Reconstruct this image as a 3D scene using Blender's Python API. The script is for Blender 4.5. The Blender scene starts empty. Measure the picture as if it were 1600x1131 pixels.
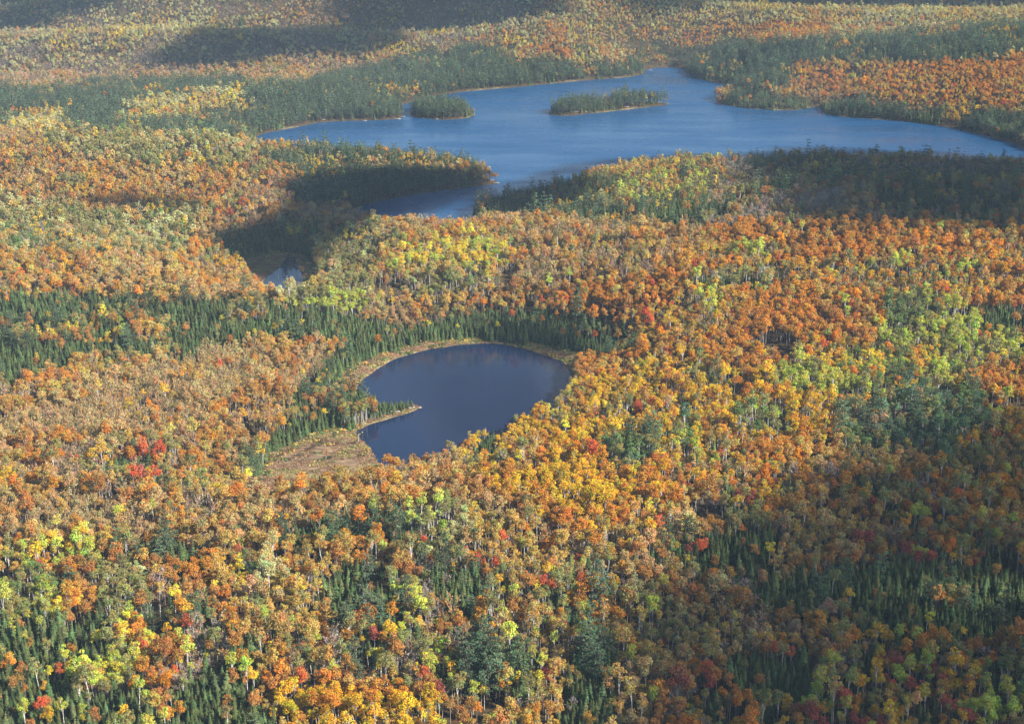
import bpy, math
import numpy as np
from mathutils import Vector

# ------------------------------------------------------------------ camera, sky, sun, exposure
sc = bpy.context.scene
COL = sc.collection
CAM_H, FPX, CX, CY, HORIZON = 320.0, 2400.0, 800.0, 565.5, -240.0
PITCH = math.atan((CY - HORIZON) / FPX)
cam_data = bpy.data.cameras.new("camera")
cam = bpy.data.objects.new("camera", cam_data)
COL.objects.link(cam)
cam.location = (0, 0, CAM_H)
cam.rotation_euler = (math.pi / 2 - PITCH, 0, 0)
cam_data.sensor_width = 36.0
cam_data.lens = FPX / 1600.0 * 36.0
cam_data.clip_start, cam_data.clip_end = 1.0, 30000.0
sc.camera = cam

SUN_EL = math.radians(36)
SUN_AZ = math.atan2(0.90, -0.43)             # clockwise from +Y: the sun stands right of and behind the camera
SUN = np.array([math.sin(SUN_AZ) * math.cos(SUN_EL), math.cos(SUN_AZ) * math.cos(SUN_EL), math.sin(SUN_EL)])
world = bpy.data.worlds.new("World")
sc.world = world
world.use_nodes = True
wn = world.node_tree
sky = wn.nodes.new("ShaderNodeTexSky")
sky.sky_type = 'NISHITA'
sky.sun_disc = False
sky.sun_elevation = SUN_EL
sky.sun_rotation = SUN_AZ
sky.altitude = 500
sky.air_density, sky.dust_density, sky.ozone_density = 1.0, 0.6, 2.0
wn.links.new(sky.outputs[0], wn.nodes["Background"].inputs[0])
wn.nodes["Background"].inputs[1].default_value = 0.065
sun_data = bpy.data.lights.new("sun", 'SUN')
sun_data.energy = 5.0
sun_data.angle = math.radians(0.5)
sun_data.color = (1.0, 0.93, 0.82)
sun = bpy.data.objects.new("sun", sun_data)
COL.objects.link(sun)
sun.location = (800, -300, 600)
sun.rotation_euler = Vector((-SUN[0], -SUN[1], -SUN[2])).to_track_quat('-Z', 'Y').to_euler()
sc.view_settings.view_transform = 'Standard'
sc.view_settings.look = 'None'
sc.view_settings.exposure = 1.12
sc.view_settings.gamma = 1.0
sc.render.engine = 'CYCLES'
cy = sc.cycles
cy.max_bounces, cy.diffuse_bounces, cy.glossy_bounces = 4, 2, 2
cy.transmission_bounces, cy.transparent_max_bounces, cy.volume_bounces = 2, 24, 0
cy.use_denoising = True
cy.denoiser = 'OPENIMAGEDENOISE'
cy.denoising_input_passes = 'RGB_ALBEDO_NORMAL'
cy.denoising_prefilter = 'ACCURATE'
cy.caustics_reflective = cy.caustics_refractive = False

# ------------------------------------------------------------------ helpers: noise, projection, polygons
rng = np.random.default_rng(7)
_perm = np.random.default_rng(11).random((256, 256))


def vnoise(x, y):
    xi, yi = np.floor(x).astype(int), np.floor(y).astype(int)
    fx, fy = x - xi, y - yi
    fx, fy = fx * fx * (3 - 2 * fx), fy * fy * (3 - 2 * fy)
    g = lambda a, b: _perm[a & 255, b & 255]
    return ((g(xi, yi) * (1 - fx) + g(xi + 1, yi) * fx) * (1 - fy) + (g(xi, yi + 1) * (1 - fx) + g(xi + 1, yi + 1) * fx) * fy) * 2 - 1


def fbm(x, y, wl, octv=3, seed=0):
    t, a, n = 0, 1.0, 0
    for i in range(octv):
        k = 2.0 ** i / wl
        t = t + a * vnoise(x * k + 17.3 * (seed + i), y * k + 51.7 * (seed + 2 * i))
        n += a
        a *= 0.5
    return t / n


CP, SP = math.cos(PITCH), math.sin(PITCH)


def project(x, y, z):
    d = y * CP - (z - CAM_H) * SP
    up = y * SP + (z - CAM_H) * CP
    return CX + FPX * x / d, CY - FPX * up / d, d


def ray(u, v):
    a, b = (np.asarray(u, float) - CX) / FPX, -(np.asarray(v, float) - CY) / FPX
    return a, CP + b * SP, -SP + b * CP


def at_plane(uv, z=0.0):
    uv = np.asarray(uv, float)
    a, b, c = ray(uv[:, 0], uv[:, 1])
    t = (z - CAM_H) / c
    return np.stack([a * t, b * t], 1)


def inside(px, py, poly):
    r = np.zeros(px.shape, bool)
    n = len(poly)
    for i in range(n):
        x0, y0 = poly[i]
        x1, y1 = poly[(i + 1) % n]
        if y0 == y1:
            continue
        c = (y0 > py) != (y1 > py)
        r ^= c & (px < (x1 - x0) * (py - y0) / (y1 - y0) + x0)
    return r


def sdist(x, y, poly):
    """distance to a closed outline, negative inside"""
    d = np.full(x.shape, 1e12)
    n = len(poly)
    for i in range(n):
        ax, ay = poly[i]
        bx, by = poly[(i + 1) % n]
        ex, ey = bx - ax, by - ay
        t = np.clip(((x - ax) * ex + (y - ay) * ey) / (ex * ex + ey * ey + 1e-9), 0, 1)
        d = np.minimum(d, (x - ax - t * ex) ** 2 + (y - ay - t * ey) ** 2)
    d = np.sqrt(d)
    return np.where(inside(x, y, poly), -d, d)


def smooth_poly(p, it=2):
    p = np.asarray(p, float)
    for _ in range(it):
        q = np.roll(p, -1, 0)
        p = np.stack([p * .75 + q * .25, p * .25 + q * .75], 1).reshape(-1, 2)
    return p


def rough_poly(p, amp, wl, seed):
    """resample an outline every ~wl/2 metres and push it in and out a little"""
    out = []
    for i in range(len(p)):
        a, b = p[i], p[(i + 1) % len(p)]
        k = max(1, int(np.hypot(*(b - a)) / (wl * .5)))
        for j in range(k):
            out.append(a + (b - a) * j / k)
    out = np.array(out)
    out = out + amp * np.stack([vnoise(out[:, 0] / wl + seed, out[:, 1] / wl), vnoise(out[:, 0] / wl, out[:, 1] / wl + seed + 9.5)], 1)
    return out


def sstep(e0, e1, x):
    t = np.clip((x - e0) / (e1 - e0), 0, 1)
    return t * t * (3 - 2 * t)


# ------------------------------------------------------------------ water outlines
POND = rough_poly(smooth_poly(at_plane([
    (559, 600), (582, 581), (612, 562), (656, 549), (700, 541), (744, 536), (787, 537), (822, 544), (849, 555), (875, 563), (891, 573),
    (896, 590), (888, 620), (862, 646), (828, 664), (802, 682), (785, 696), (752, 694), (728, 698), (706, 708), (690, 732), (650, 744), (610, 742),
    (586, 716), (574, 694), (557, 682), (556, 673), (582, 662), (612, 653), (648, 642), (658, 637), (640, 633), (610, 636), (582, 638), (562, 624), (556, 608)]), 2), 1.0, 9, 1)
LAKE = rough_poly(smooth_poly(at_plane([
    (392, 213), (440, 204), (500, 191), (545, 189), (600, 188), (628, 186), (634, 181), (618, 174), (616, 167), (640, 160), (690, 148), (750, 141), (800, 137),
    (900, 127), (985, 121), (1004, 116), (1008, 108), (1040, 105), (1068, 107), (1078, 118), (1100, 126), (1140, 133), (1150, 141), (1124, 151),
    (1113, 161), (1150, 168), (1200, 173), (1250, 172), (1284, 164), (1286, 178), (1325, 184), (1375, 187), (1440, 193), (1500, 202), (1550, 215),
    (1600, 230), (1640, 250), (1640, 272), (1400, 271), (1270, 260), (1180, 269), (1000, 274), (920, 281), (880, 300), (818, 314), (772, 322), (748, 327),
    (738, 336), (750, 351), (744, 366), (640, 366), (560, 352), (546, 332), (564, 321), (603, 312), (642, 304), (695, 297), (758, 289), (780, 287), (766, 282), (764, 272),
    (738, 268), (690, 266), (600, 263), (500, 264), (420, 263), (396, 250)]), 2), 2.5, 22, 2)
ISLE_A = rough_poly(smooth_poly(at_plane([(853, 178), (870, 182), (900, 180), (950, 175), (1000, 169), (1045, 165), (1047, 162), (1000, 160), (930, 165), (872, 172)]), 2), 2.0, 14, 3)
ISLE_B = rough_poly(smooth_poly(at_plane([(640, 180), (660, 186), (700, 188), (735, 184), (743, 179), (730, 174), (700, 170), (660, 169), (642, 173)]), 2), 2.0, 14, 4)
CREEK = rough_poly(smooth_poly(at_plane([(404, 446), (418, 428), (440, 414), (447, 399), (464, 400), (462, 414), (474, 424), (470, 448), (448, 466), (410, 462)], 1.0), 2), 1.0, 8, 5)
MARSH = [smooth_poly(at_plane(p)) for p in (
    [(552, 673), (577, 693), (592, 712), (604, 756), (560, 766), (500, 780), (440, 796), (386, 800), (398, 746), (420, 716), (470, 690), (520, 675)],
    [(562, 604), (582, 581), (612, 562), (656, 549), (700, 541), (750, 536), (748, 530), (690, 534), (650, 541), (605, 553), (560, 573), (533, 590), (522, 606), (532, 616), (552, 612)],
    [(815, 545), (849, 556), (875, 564), (890, 574), (905, 574), (930, 568), (925, 560), (895, 553), (860, 544), (826, 535)],
    [(690, 712), (722, 694), (745, 688), (752, 694), (738, 712), (712, 728)])]
MARSH_BACK = smooth_poly(at_plane([(372, 404), (440, 392), (482, 402), (500, 430), (490, 478), (430, 482), (385, 440)], 1.0))


# ------------------------------------------------------------------ terrain
def bump(x, y, cx, cy_, sx, sy, hgt, rot=0.0):
    c, s = math.cos(rot), math.sin(rot)
    dx, dy = x - cx, y - cy_
    a, b = (dx * c + dy * s) / sx, (-dx * s + dy * c) / sy
    return hgt * np.exp(-0.5 * (a * a + b * b))


def land_sd(x, y):
    """(distance from the nearest water, negative in water; distance from the pond alone)"""
    dp = sdist(x, y, POND)
    dl = np.maximum(sdist(x, y, LAKE), np.maximum(-sdist(x, y, ISLE_A), -sdist(x, y, ISLE_B)))
    dc = sdist(x, y, CREEK)
    return np.minimum(np.minimum(dp, dl), dc), dp, dc


def terrain(x, y, parts=False):
    x, y = np.asarray(x, float), np.asarray(y, float)
    sd, dp, dc = land_sd(x, y)
    far = sstep(1500, 2700, y)
    r = 9 + 5 * fbm(x, y, 260, 3, 1) + far * (10 + 30 * fbm(x * .5, y, 380, 3, 4))
    # the wooded rise between the pond and the large lake
    ridge_y = 1150 + 25 * np.sin(x / 160.0)
    dy = y - ridge_y
    prof = np.where(dy < 0, np.exp(-0.5 * (dy / 170.0) ** 2), np.exp(-0.5 * (dy / 105.0) ** 2))
    r = r + prof * (34 * sstep(-40, 330, x) + 14 * sstep(-190, -90, x))
    r = r + bump(x, y, -420, 1065, 190, 75, 20)            # knoll in front of the creek valley
    r = r + bump(x, y, -420, 1480, 260, 120, 34)           # slope behind it
    r = r + bump(x, y, -120, 1585, 120, 55, 22, -0.1)      # the peninsula
    r = r + bump(x, y, 330, 1480, 260, 70, 12)             # knob on the near lake shore
    r = r + bump(x, y, 760, 2150, 300, 210, 55)            # hill beyond the lake
    r = r + bump(x, y, 250, 2850, 700, 240, 45)
    r = r + bump(x, y, -1050, 3350, 500, 200, 95, 0.2)
    r = r + bump(x, y, 900, 3500, 900, 220, 110)
    r = r + bump(x, y, -420, 2330, 300, 58, 34, 0.10) + bump(x, y, -1000, 2420, 260, 70, 40, -0.18)
    r = r + bump(x, y, -640, 2660, 340, 70, 52, 0.16) + bump(x, y, -60, 2600, 260, 75, 44, -0.14)
    r = r + bump(x, y, -950, 2980, 420, 90, 70, -0.10) + bump(x, y, -330, 3020, 330, 90, 62, 0.14)
    r = r + bump(x, y, 520, 2480, 330, 90, 40, 0.12) + bump(x, y, 900, 2760, 420, 90, 52, -0.12)
    r = r + bump(x, y, 190, 560, 160, 120, 10) + bump(x, y, -210, 620, 140, 130, 8)
    rise = np.minimum(sstep(0, 110, sd) + 0.05, 1.0)
    flat = np.ones_like(r)
    for m in MARSH:
        flat = np.minimum(flat, sstep(0, 45, sdist(x, y, m)))
    flat = np.minimum(flat, sstep(0, 60, sdist(x, y, MARSH_BACK)))
    land = 0.35 + np.minimum(np.maximum(sd, 0) * 0.12, 1.0) + np.maximum(r, 1.0) * rise * flat
    z = np.where(sd < 0, np.maximum(sd * 0.35, -3.0), np.minimum(sd * 0.35, land))
    if parts:
        return z, sd, dp, flat
    return z


def at_ground(uv, lift=0.0):
    uv = np.asarray(uv, float)
    z = np.full(len(uv), 10.0)
    for _ in range(12):
        a, b, c = ray(uv[:, 0], uv[:, 1])
        t = (z - CAM_H) / c
        x, y = a * t, b * t
        z = 0.5 * z + 0.5 * (terrain(x, y) + lift)
    return x, y


# ------------------------------------------------------------------ materials
def new_mat(name):
    m = bpy.data.materials.new(name)
    m.use_nodes = True
    nt = m.node_tree
    for n in list(nt.nodes):
        nt.nodes.remove(n)
    out = nt.nodes.new("ShaderNodeOutputMaterial")
    return m, nt, out


def nd(nt, kind, **kw):
    n = nt.nodes.new(kind)
    for k, v in kw.items():
        if k.startswith("i_"):
            n.inputs[int(k[2:])].default_value = v
        else:
            setattr(n, k, v)
    return n


def foliage_material(name, transl, vary):
    m, nt, out = new_mat(name)
    at = nd(nt, "ShaderNodeAttribute", attribute_type='INSTANCER', attribute_name="tint")
    geo = nd(nt, "ShaderNodeNewGeometry")
    mr = nd(nt, "ShaderNodeMapRange", i_3=1.0 - vary, i_4=1.0 + vary)
    nt.links.new(geo.outputs["Random Per Island"], mr.inputs[0])
    sc_ = nd(nt, "ShaderNodeVectorMath", operation='SCALE')
    tcn = nd(nt, "ShaderNodeTexCoord")
    oi = nd(nt, "ShaderNodeObjectInfo")
    ad = nd(nt, "ShaderNodeVectorMath", operation='ADD')
    ml = nd(nt, "ShaderNodeMath", operation='MULTIPLY', i_1=90.0)
    nt.links.new(oi.outputs["Random"], ml.inputs[0])
    nt.links.new(tcn.outputs["Object"], ad.inputs[0])
    nt.links.new(ml.outputs[0], ad.inputs[1])
    nz = nd(nt, "ShaderNodeTexNoise")
    nz.inputs["Scale"].default_value = 0.42
    nz.inputs["Detail"].default_value = 1.0
    nt.links.new(ad.outputs[0], nz.inputs["Vector"])
    rp = nd(nt, "ShaderNodeValToRGB")
    rp.color_ramp.elements[0].position, rp.color_ramp.elements[1].position = 0.32, 0.68
    rp.color_ramp.elements[0].color, rp.color_ramp.elements[1].color = (1.12, 0.80, 0.75, 1), (0.90, 1.18, 1.15, 1)
    nt.links.new(nz.outputs[0], rp.inputs[0])
    tm = nd(nt, "ShaderNodeVectorMath", operation='MULTIPLY')
    nt.links.new(at.outputs["Vector"], tm.inputs[0])
    nt.links.new(rp.outputs[0], tm.inputs[1])
    nt.links.new(tm.outputs[0], sc_.inputs[0])
    nt.links.new(mr.outputs[0], sc_.inputs["Scale"])
    df = nd(nt, "ShaderNodeBsdfDiffuse")
    tr = nd(nt, "ShaderNodeBsdfTranslucent")
    mx = nd(nt, "ShaderNodeMixShader", i_0=transl)
    nt.links.new(sc_.outputs[0], df.inputs[0])
    nt.links.new(sc_.outputs[0], tr.inputs[0])
    nt.links.new(df.outputs[0], mx.inputs[1])
    nt.links.new(tr.outputs[0], mx.inputs[2])
    nt.links.new(mx.outputs[0], out.inputs[0])
    return m


def bark_material(name, c0, c1, scale):
    m, nt, out = new_mat(name)
    tc = nd(nt, "ShaderNodeTexCoord")
    no = nd(nt, "ShaderNodeTexNoise")
    no.inputs["Scale"].default_value = scale
    nt.links.new(tc.outputs["Object"], no.inputs["Vector"])
    cr = nd(nt, "ShaderNodeValToRGB")
    cr.color_ramp.elements[0].position, cr.color_ramp.elements[1].position = 0.35, 0.62
    cr.color_ramp.elements[0].color, cr.color_ramp.elements[1].color = (*c0, 1), (*c1, 1)
    nt.links.new(no.outputs[0], cr.inputs[0])
    df = nd(nt, "ShaderNodeBsdfDiffuse")
    nt.links.new(cr.outputs[0], df.inputs[0])
    nt.links.new(df.outputs[0], out.inputs[0])
    return m


M_LEAF = foliage_material("broad_leaves", 0.2, 0.32)
M_NEEDLE = foliage_material("needles", 0.12, 0.35)
M_TWIG = foliage_material("twigs", 0.1, 0.3)
M_BARK = bark_material("grey_brown_bark", (0.16, 0.13, 0.11), (0.40, 0.35, 0.30), 3)
M_BIRCH = bark_material("white_birch_bark", (0.30, 0.28, 0.26), (0.72, 0.69, 0.64), 2)
M_CONBARK = bark_material("conifer_bark", (0.06, 0.045, 0.035), (0.14, 0.10, 0.08), 3)

# ground: forest litter, bog sedge, pale shore, each where the attribute "zone" says
M_GROUND, nt, out = new_mat("forest_ground")
tc = nd(nt, "ShaderNodeTexCoord")
zone = nd(nt, "ShaderNodeAttribute", attribute_name="zone")
sep = nd(nt, "ShaderNodeSeparateColor")
nt.links.new(zone.outputs["Color"], sep.inputs[0])


def noise_ramp(scale, stops, detail=4.0, stretch=None):
    n = nd(nt, "ShaderNodeTexNoise")
    n.inputs["Scale"].default_value = scale
    n.inputs["Detail"].default_value = detail
    if stretch:
        mp = nd(nt, "ShaderNodeMapping")
        mp.inputs["Scale"].default_value = stretch
        mp.inputs["Rotation"].default_value = (0, 0, 0.35)
        nt.links.new(tc.outputs["Object"], mp.inputs[0])
        nt.links.new(mp.outputs[0], n.inputs["Vector"])
    else:
        nt.links.new(tc.outputs["Object"], n.inputs["Vector"])
    r = nd(nt, "ShaderNodeValToRGB")
    while len(r.color_ramp.elements) < len(stops):
        r.color_ramp.elements.new(0.5)
    for e, (p, c) in zip(r.color_ramp.elements, stops):
        e.position, e.color = p, (*c, 1)
    nt.links.new(n.outputs[0], r.inputs[0])
    return r


litter = noise_ramp(0.35, [(0.3, (0.03, 0.026, 0.016)), (0.5, (0.07, 0.05, 0.026)), (0.7, (0.11, 0.07, 0.034))])
bog = noise_ramp(0.16, [(0.30, (0.05, 0.036, 0.022)), (0.42, (0.17, 0.115, 0.07)), (0.55, (0.27, 0.19, 0.12)), (0.72, (0.32, 0.25, 0.14))], 6.0, (0.6, 1.5, 1))
shore = noise_ramp(0.5, [(0.35, (0.12, 0.10, 0.05)), (0.55, (0.28, 0.225, 0.11)), (0.72, (0.45, 0.39, 0.26))])
mx1 = nd(nt, "ShaderNodeMix", data_type='RGBA')
mx2 = nd(nt, "ShaderNodeMix", data_type='RGBA')
nt.links.new(sep.outputs[0], mx1.inputs[0])
nt.links.new(litter.outputs[0], mx1.inputs[6])
nt.links.new(bog.outputs[0], mx1.inputs[7])
nt.links.new(sep.outputs[1], mx2.inputs[0])
nt.links.new(mx1.outputs[2], mx2.inputs[6])
nt.links.new(shore.outputs[0], mx2.inputs[7])
df = nd(nt, "ShaderNodeBsdfDiffuse")
mx3 = nd(nt, "ShaderNodeMix", data_type='RGBA')
mx3.inputs[7].default_value = (0.035, 0.028, 0.02, 1)
nt.links.new(sep.outputs[2], mx3.inputs[0])
nt.links.new(mx2.outputs[2], mx3.inputs[6])
nt.links.new(mx3.outputs[2], df.inputs[0])
nt.links.new(df.outputs[0], out.inputs[0])


def water_material(name, body, rough0, rough1, bump_s, bump_d, wl):
    m, nt, out = new_mat(name)
    tc = nd(nt, "ShaderNodeTexCoord")
    mp = nd(nt, "ShaderNodeMapping")
    mp.inputs["Scale"].default_value = (0.35, 1.0, 1.0)
    mp.inputs["Rotation"].default_value = (0, 0, 0.25)
    nt.links.new(tc.outputs["Object"], mp.inputs[0])
    big = nd(nt, "ShaderNodeTexNoise")
    big.inputs["Scale"].default_value = 1.0 / wl
    big.inputs["Detail"].default_value = 5.0
    nt.links.new(mp.outputs[0], big.inputs["Vector"])
    mr = nd(nt, "ShaderNodeMapRange", i_1=0.35, i_2=0.65, i_3=rough0, i_4=rough1)
    nt.links.new(big.outputs[0], mr.inputs[0])
    sm = nd(nt, "ShaderNodeTexNoise")
    sm.inputs["Scale"].default_value = bump_s
    sm.inputs["Detail"].default_value = 3.0
    nt.links.new(mp.outputs[0], sm.inputs["Vector"])
    bp = nd(nt, "ShaderNodeBump")
    bp.inputs["Strength"].default_value = bump_d
    bp.inputs["Distance"].default_value = 0.12
    nt.links.new(sm.outputs[0], bp.inputs["Height"])
    p = nd(nt, "ShaderNodeBsdfPrincipled")
    p.inputs["Base Color"].default_value = (*body, 1)
    p.inputs["IOR"].default_value = 1.33
    nt.links.new(mr.outputs[0], p.inputs["Roughness"])
    nt.links.new(bp.outputs[0], p.inputs["Normal"])
    nt.links.new(p.outputs[0], out.inputs[0])
    return m


M_LAKE = water_material("lake_water", (0.010, 0.065, 0.165), 0.14, 0.40, 0.22, 1.0, 55)
M_POND = water_material("pond_water", (0.009, 0.020, 0.056), 0.02, 0.12, 0.8, 0.2, 34)
M_CREEK = water_material("creek_water", (0.02, 0.03, 0.05), 0.02, 0.06, 0.8, 0.1, 40)

M_ROCK = bark_material("pale_granite", (0.17, 0.155, 0.13), (0.42, 0.38, 0.33), 1.2)


def cloud_material(name, dense):
    m, nt, out = new_mat(name)
    df = nd(nt, "ShaderNodeBsdfDiffuse")
    df.inputs[0].default_value = (0.9, 0.9, 0.9, 1)
    tr = nd(nt, "ShaderNodeBsdfTransparent")
    mx = nd(nt, "ShaderNodeMixShader", i_0=dense)
    nt.links.new(tr.outputs[0], mx.inputs[1])
    nt.links.new(df.outputs[0], mx.inputs[2])
    nt.links.new(mx.outputs[0], out.inputs[0])
    return m


M_CLOUD = cloud_material("cloud_white", 0.26)
M_THIN = cloud_material("thin_cloud_white", 0.12)

# ------------------------------------------------------------------ mesh helpers
def make_mesh(name, verts, faces, mats, mat_index=None, smooth=False):
    me = bpy.data.meshes.new(name)
    verts = np.asarray(verts, np.float32)
    if isinstance(faces, np.ndarray):
        k, n = faces.shape[1], len(faces)
        me.vertices.add(len(verts))
        me.vertices.foreach_set("co", verts.ravel())
        me.loops.add(n * k)
        me.loops.foreach_set("vertex_index", faces.ravel().astype(np.int32))
        me.polygons.add(n)
        me.polygons.foreach_set("loop_start", np.arange(0, n * k, k, dtype=np.int32))
        me.polygons.foreach_set("loop_total", np.full(n, k, np.int32))
    else:
        me.from_pydata(verts.tolist(), [], faces)
    for m in mats:
        me.materials.append(m)
    if mat_index is not None:
        me.polygons.foreach_set("material_index", np.asarray(mat_index, np.int32))
    if smooth:
        me.polygons.foreach_set("use_smooth", np.ones(len(me.polygons), bool))
    me.update()
    me.validate()
    return me


def link(name, me, parent=None):
    o = bpy.data.objects.new(name, me)
    COL.objects.link(o)
    if parent:
        o.parent = parent
    return o


# ------------------------------------------------------------------ ground sheet
ys = [300.0]
while ys[-1] < 4200:
    ys.append(ys[-1] * 1.0036)
while ys[-1] < 14000:
    ys.append(ys[-1] * 1.05)
ys = np.array(ys)
ss = np.concatenate([np.linspace(-1.6, -0.48, 24), np.arange(-0.46, 0.4601, 0.0036), np.linspace(0.48, 1.6, 24)])
GX, GY = (ys[:, None] * ss[None, :]).ravel(), np.repeat(ys, len(ss))
gz, gsd, gdp, gflat = terrain(GX, GY, True)
nr, nc = len(ys), len(ss)
ii = (np.arange(nr - 1)[:, None] * nc + np.arange(nc - 1)[None, :]).ravel()
gf = np.stack([ii, ii + 1, ii + nc + 1, ii + nc], 1)
gm = make_mesh("ground", np.stack([GX, GY, gz], 1), gf, [M_GROUND], smooth=True)
mzone = np.zeros(len(GX))
for m in MARSH:
    mzone = np.maximum(mzone, 1 - sstep(-3, 4, sdist(GX, GY, m) + 4 * fbm(GX, GY, 14, 2, 8)))
mzone = np.maximum(mzone, 0.6 * (1 - sstep(-4, 6, sdist(GX, GY, MARSH_BACK))))
pond_rim = (gdp < 60) & (gsd > -5)
szone = np.where(pond_rim, 0.75 * (1 - sstep(1.0, 4.5, np.abs(gsd))), (1 - sstep(0.6, 3.2, np.abs(gsd))) * 0.8 * sstep(.05, .4, fbm(GX, GY, 60, 2, 12)))
CHANNELS = [at_plane(c) for c in ([(585, 688), (565, 690), (545, 697), (515, 697)], [(592, 704), (572, 704), (545, 711), (520, 717), (495, 724)], [(470, 700), (440, 712), (420, 728)], [(520, 684), (480, 706), (450, 722)])]
cd = np.full(len(GX), 1e9)
for c in CHANNELS:
    for a_p, b_p in zip(c[:-1], c[1:]):
        e_ = b_p - a_p
        t_ = np.clip(((GX - a_p[0]) * e_[0] + (GY - a_p[1]) * e_[1]) / (e_ @ e_), 0, 1)
        cd = np.minimum(cd, np.hypot(GX - a_p[0] - t_ * e_[0], GY - a_p[1] - t_ * e_[1]))
wetz = 1 - sstep(1.0, 2.8, cd + 1.2 * fbm(GX, GY, 9, 2, 5))
ca = gm.color_attributes.new("zone", 'FLOAT_COLOR', 'POINT')
ca.data.foreach_set("color", np.stack([mzone, szone, wetz, mzone * 0 + 1], 1).astype(np.float32).ravel())
ground = link("ground", gm)
ground["kind"] = "structure"


def water(name, poly, mat, z, label, grow=6.0):
    p = np.asarray(poly)
    c = p.mean(0)
    # a convex-free sheet: a grid clipped to the cells that touch the water
    lo, hi = p.min(0) - 12, p.max(0) + 12
    st = max(2.0, (hi - lo).max() / 220)
    gx, gy = np.arange(lo[0], hi[0] + st, st), np.arange(lo[1], hi[1] + st, st)
    X, Y = np.meshgrid(gx, gy)
    d = sdist(X.ravel(), Y.ravel(), p).reshape(X.shape)
    ok = d < grow
    cell = ok[:-1, :-1] | ok[1:, :-1] | ok[:-1, 1:] | ok[1:, 1:]
    idx = np.arange(X.size).reshape(X.shape)
    f = np.stack([idx[:-1, :-1][cell], idx[:-1, 1:][cell], idx[1:, 1:][cell], idx[1:, :-1][cell]], 1)
    used, inv = np.unique(f, return_inverse=True)
    v = np.stack([X.ravel()[used], Y.ravel()[used], np.full(len(used), z)], 1)
    o = link(name, make_mesh(name, v, inv.reshape(-1, 4).astype(np.int32), [mat]))
    o["kind"] = "structure"
    o["label"] = label
    return o


water("pond_water", POND, M_POND, 0.02, "small dark navy pond ringed by bog and spruces")
water("lake_water", LAKE, M_LAKE, 0.02, "large blue lake with two wooded islands")
water("creek_water", CREEK, M_CREEK, 0.02, "little open water in the shaded creek marsh")

# ------------------------------------------------------------------ tree meshes
T = {}


def quads(C, N, s, r, aspect=0.8):
    n = len(C)
    N = N / (np.linalg.norm(N, axis=1, keepdims=True) + 1e-9)
    a = r.normal(size=(n, 3))
    t = np.cross(N, a)
    t /= np.linalg.norm(t, axis=1, keepdims=True) + 1e-9
    b = np.cross(N, t)
    s = np.broadcast_to(np.asarray(s, float), (n,))[:, None]
    k = r.uniform(0.65, 1.25, (n, 4, 1))
    V = np.stack([C + t * s * k[:, 0], C + b * s * aspect * k[:, 1], C - t * s * k[:, 2], C - b * s * aspect * k[:, 3]], 1)
    return V.reshape(-1, 3), np.arange(n * 4).reshape(n, 4)


def tube(path, radii, sides=5):
    V, F = [], []
    path = [np.asarray(p, float) for p in path]
    for i, p in enumerate(path):
        d = path[min(i + 1, len(path) - 1)] - path[max(i - 1, 0)]
        d = d / (np.linalg.norm(d) + 1e-9)
        u = np.cross(d, [0.31, 0.95, 0.05])
        u /= np.linalg.norm(u)
        w = np.cross(d, u)
        for k in range(sides):
            an = 2 * math.pi * k / sides
            V.append(p + radii[i] * (math.cos(an) * u + math.sin(an) * w))
    for i in range(len(path) - 1):
        for k in range(sides):
            k2 = (k + 1) % sides
            F.append([i * sides + k, i * sides + k2, (i + 1) * sides + k2, (i + 1) * sides + k])
    return np.array(V), np.array(F)


def join(parts):
    V, F, n = [], [], 0
    for v, f in parts:
        V.append(v)
        F.append(f + n)
        n += len(v)
    return np.concatenate(V), np.concatenate(F)


def broad(r, H, R, base, lobes, lr, leaves, size, trunk_r, top_pow=1.0, dens_low=-0.25):
    """a broad-leaved crown of leafy clumps on limbs: (crown, trunk)"""
    cz, hz = (H + base) / 2, (H - base) / 2
    L = []
    k = 0
    while len(L) < lobes and k < 4000:
        k += 1
        d = r.normal(size=3)
        d /= np.linalg.norm(d)
        if d[2] < -0.55:
            continue
        q = r.uniform(0.45, 0.78) if len(L) > 1 else 0.2
        p = np.array([d[0] * R * q, d[1] * R * q, cz + d[2] * hz * q * (1.0 if d[2] > 0 else 0.8)])
        if all(np.linalg.norm((p - o) / np.array([1, 1, 1.2])) > lr * 0.62 for o, _ in L):
            L.append((p, lr * r.uniform(0.72, 1.2)))
    C, N = [], []
    for p, q in L:
        m = int(leaves * (q / lr) ** 2)
        d = r.normal(size=(m * 2, 3))
        d /= np.linalg.norm(d, axis=1, keepdims=True)
        d = d[d[:, 2] > dens_low - 0.5 * r.random(len(d))][:m]
        rad = q * (0.72 + 0.36 * r.random((len(d), 1)))
        C.append(p + d * rad * np.array([1, 1, 0.85]))
        N.append(d * 0.9 + np.array([0, 0, 0.25]) + 0.55 * r.normal(size=d.shape))
    C, N = np.concatenate(C), np.concatenate(N)
    crown = quads(C, N, size * r.uniform(0.7, 1.3, len(C)), r)
    bend = r.normal(size=2) * 0.35
    tp = [(0, 0, -0.8), (bend[0] * .3, bend[1] * .3, base * .6), (bend[0], bend[1], base + hz * .4), (bend[0] * .6, bend[1] * .6, H - hz * .45)]
    parts = [tube(tp, [trunk_r * 1.15, trunk_r * .85, trunk_r * .55, trunk_r * .15])]
    for p, q in L[:5]:
        parts.append(tube([(bend[0], bend[1], base + r.uniform(-.2, .5) * hz * .6), p * np.array([.6, .6, 1]) - np.array([0, 0, .4 * q]), p], [trunk_r * .45, trunk_r * .28, trunk_r * .1], 4))
    return crown, join(parts)


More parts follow.
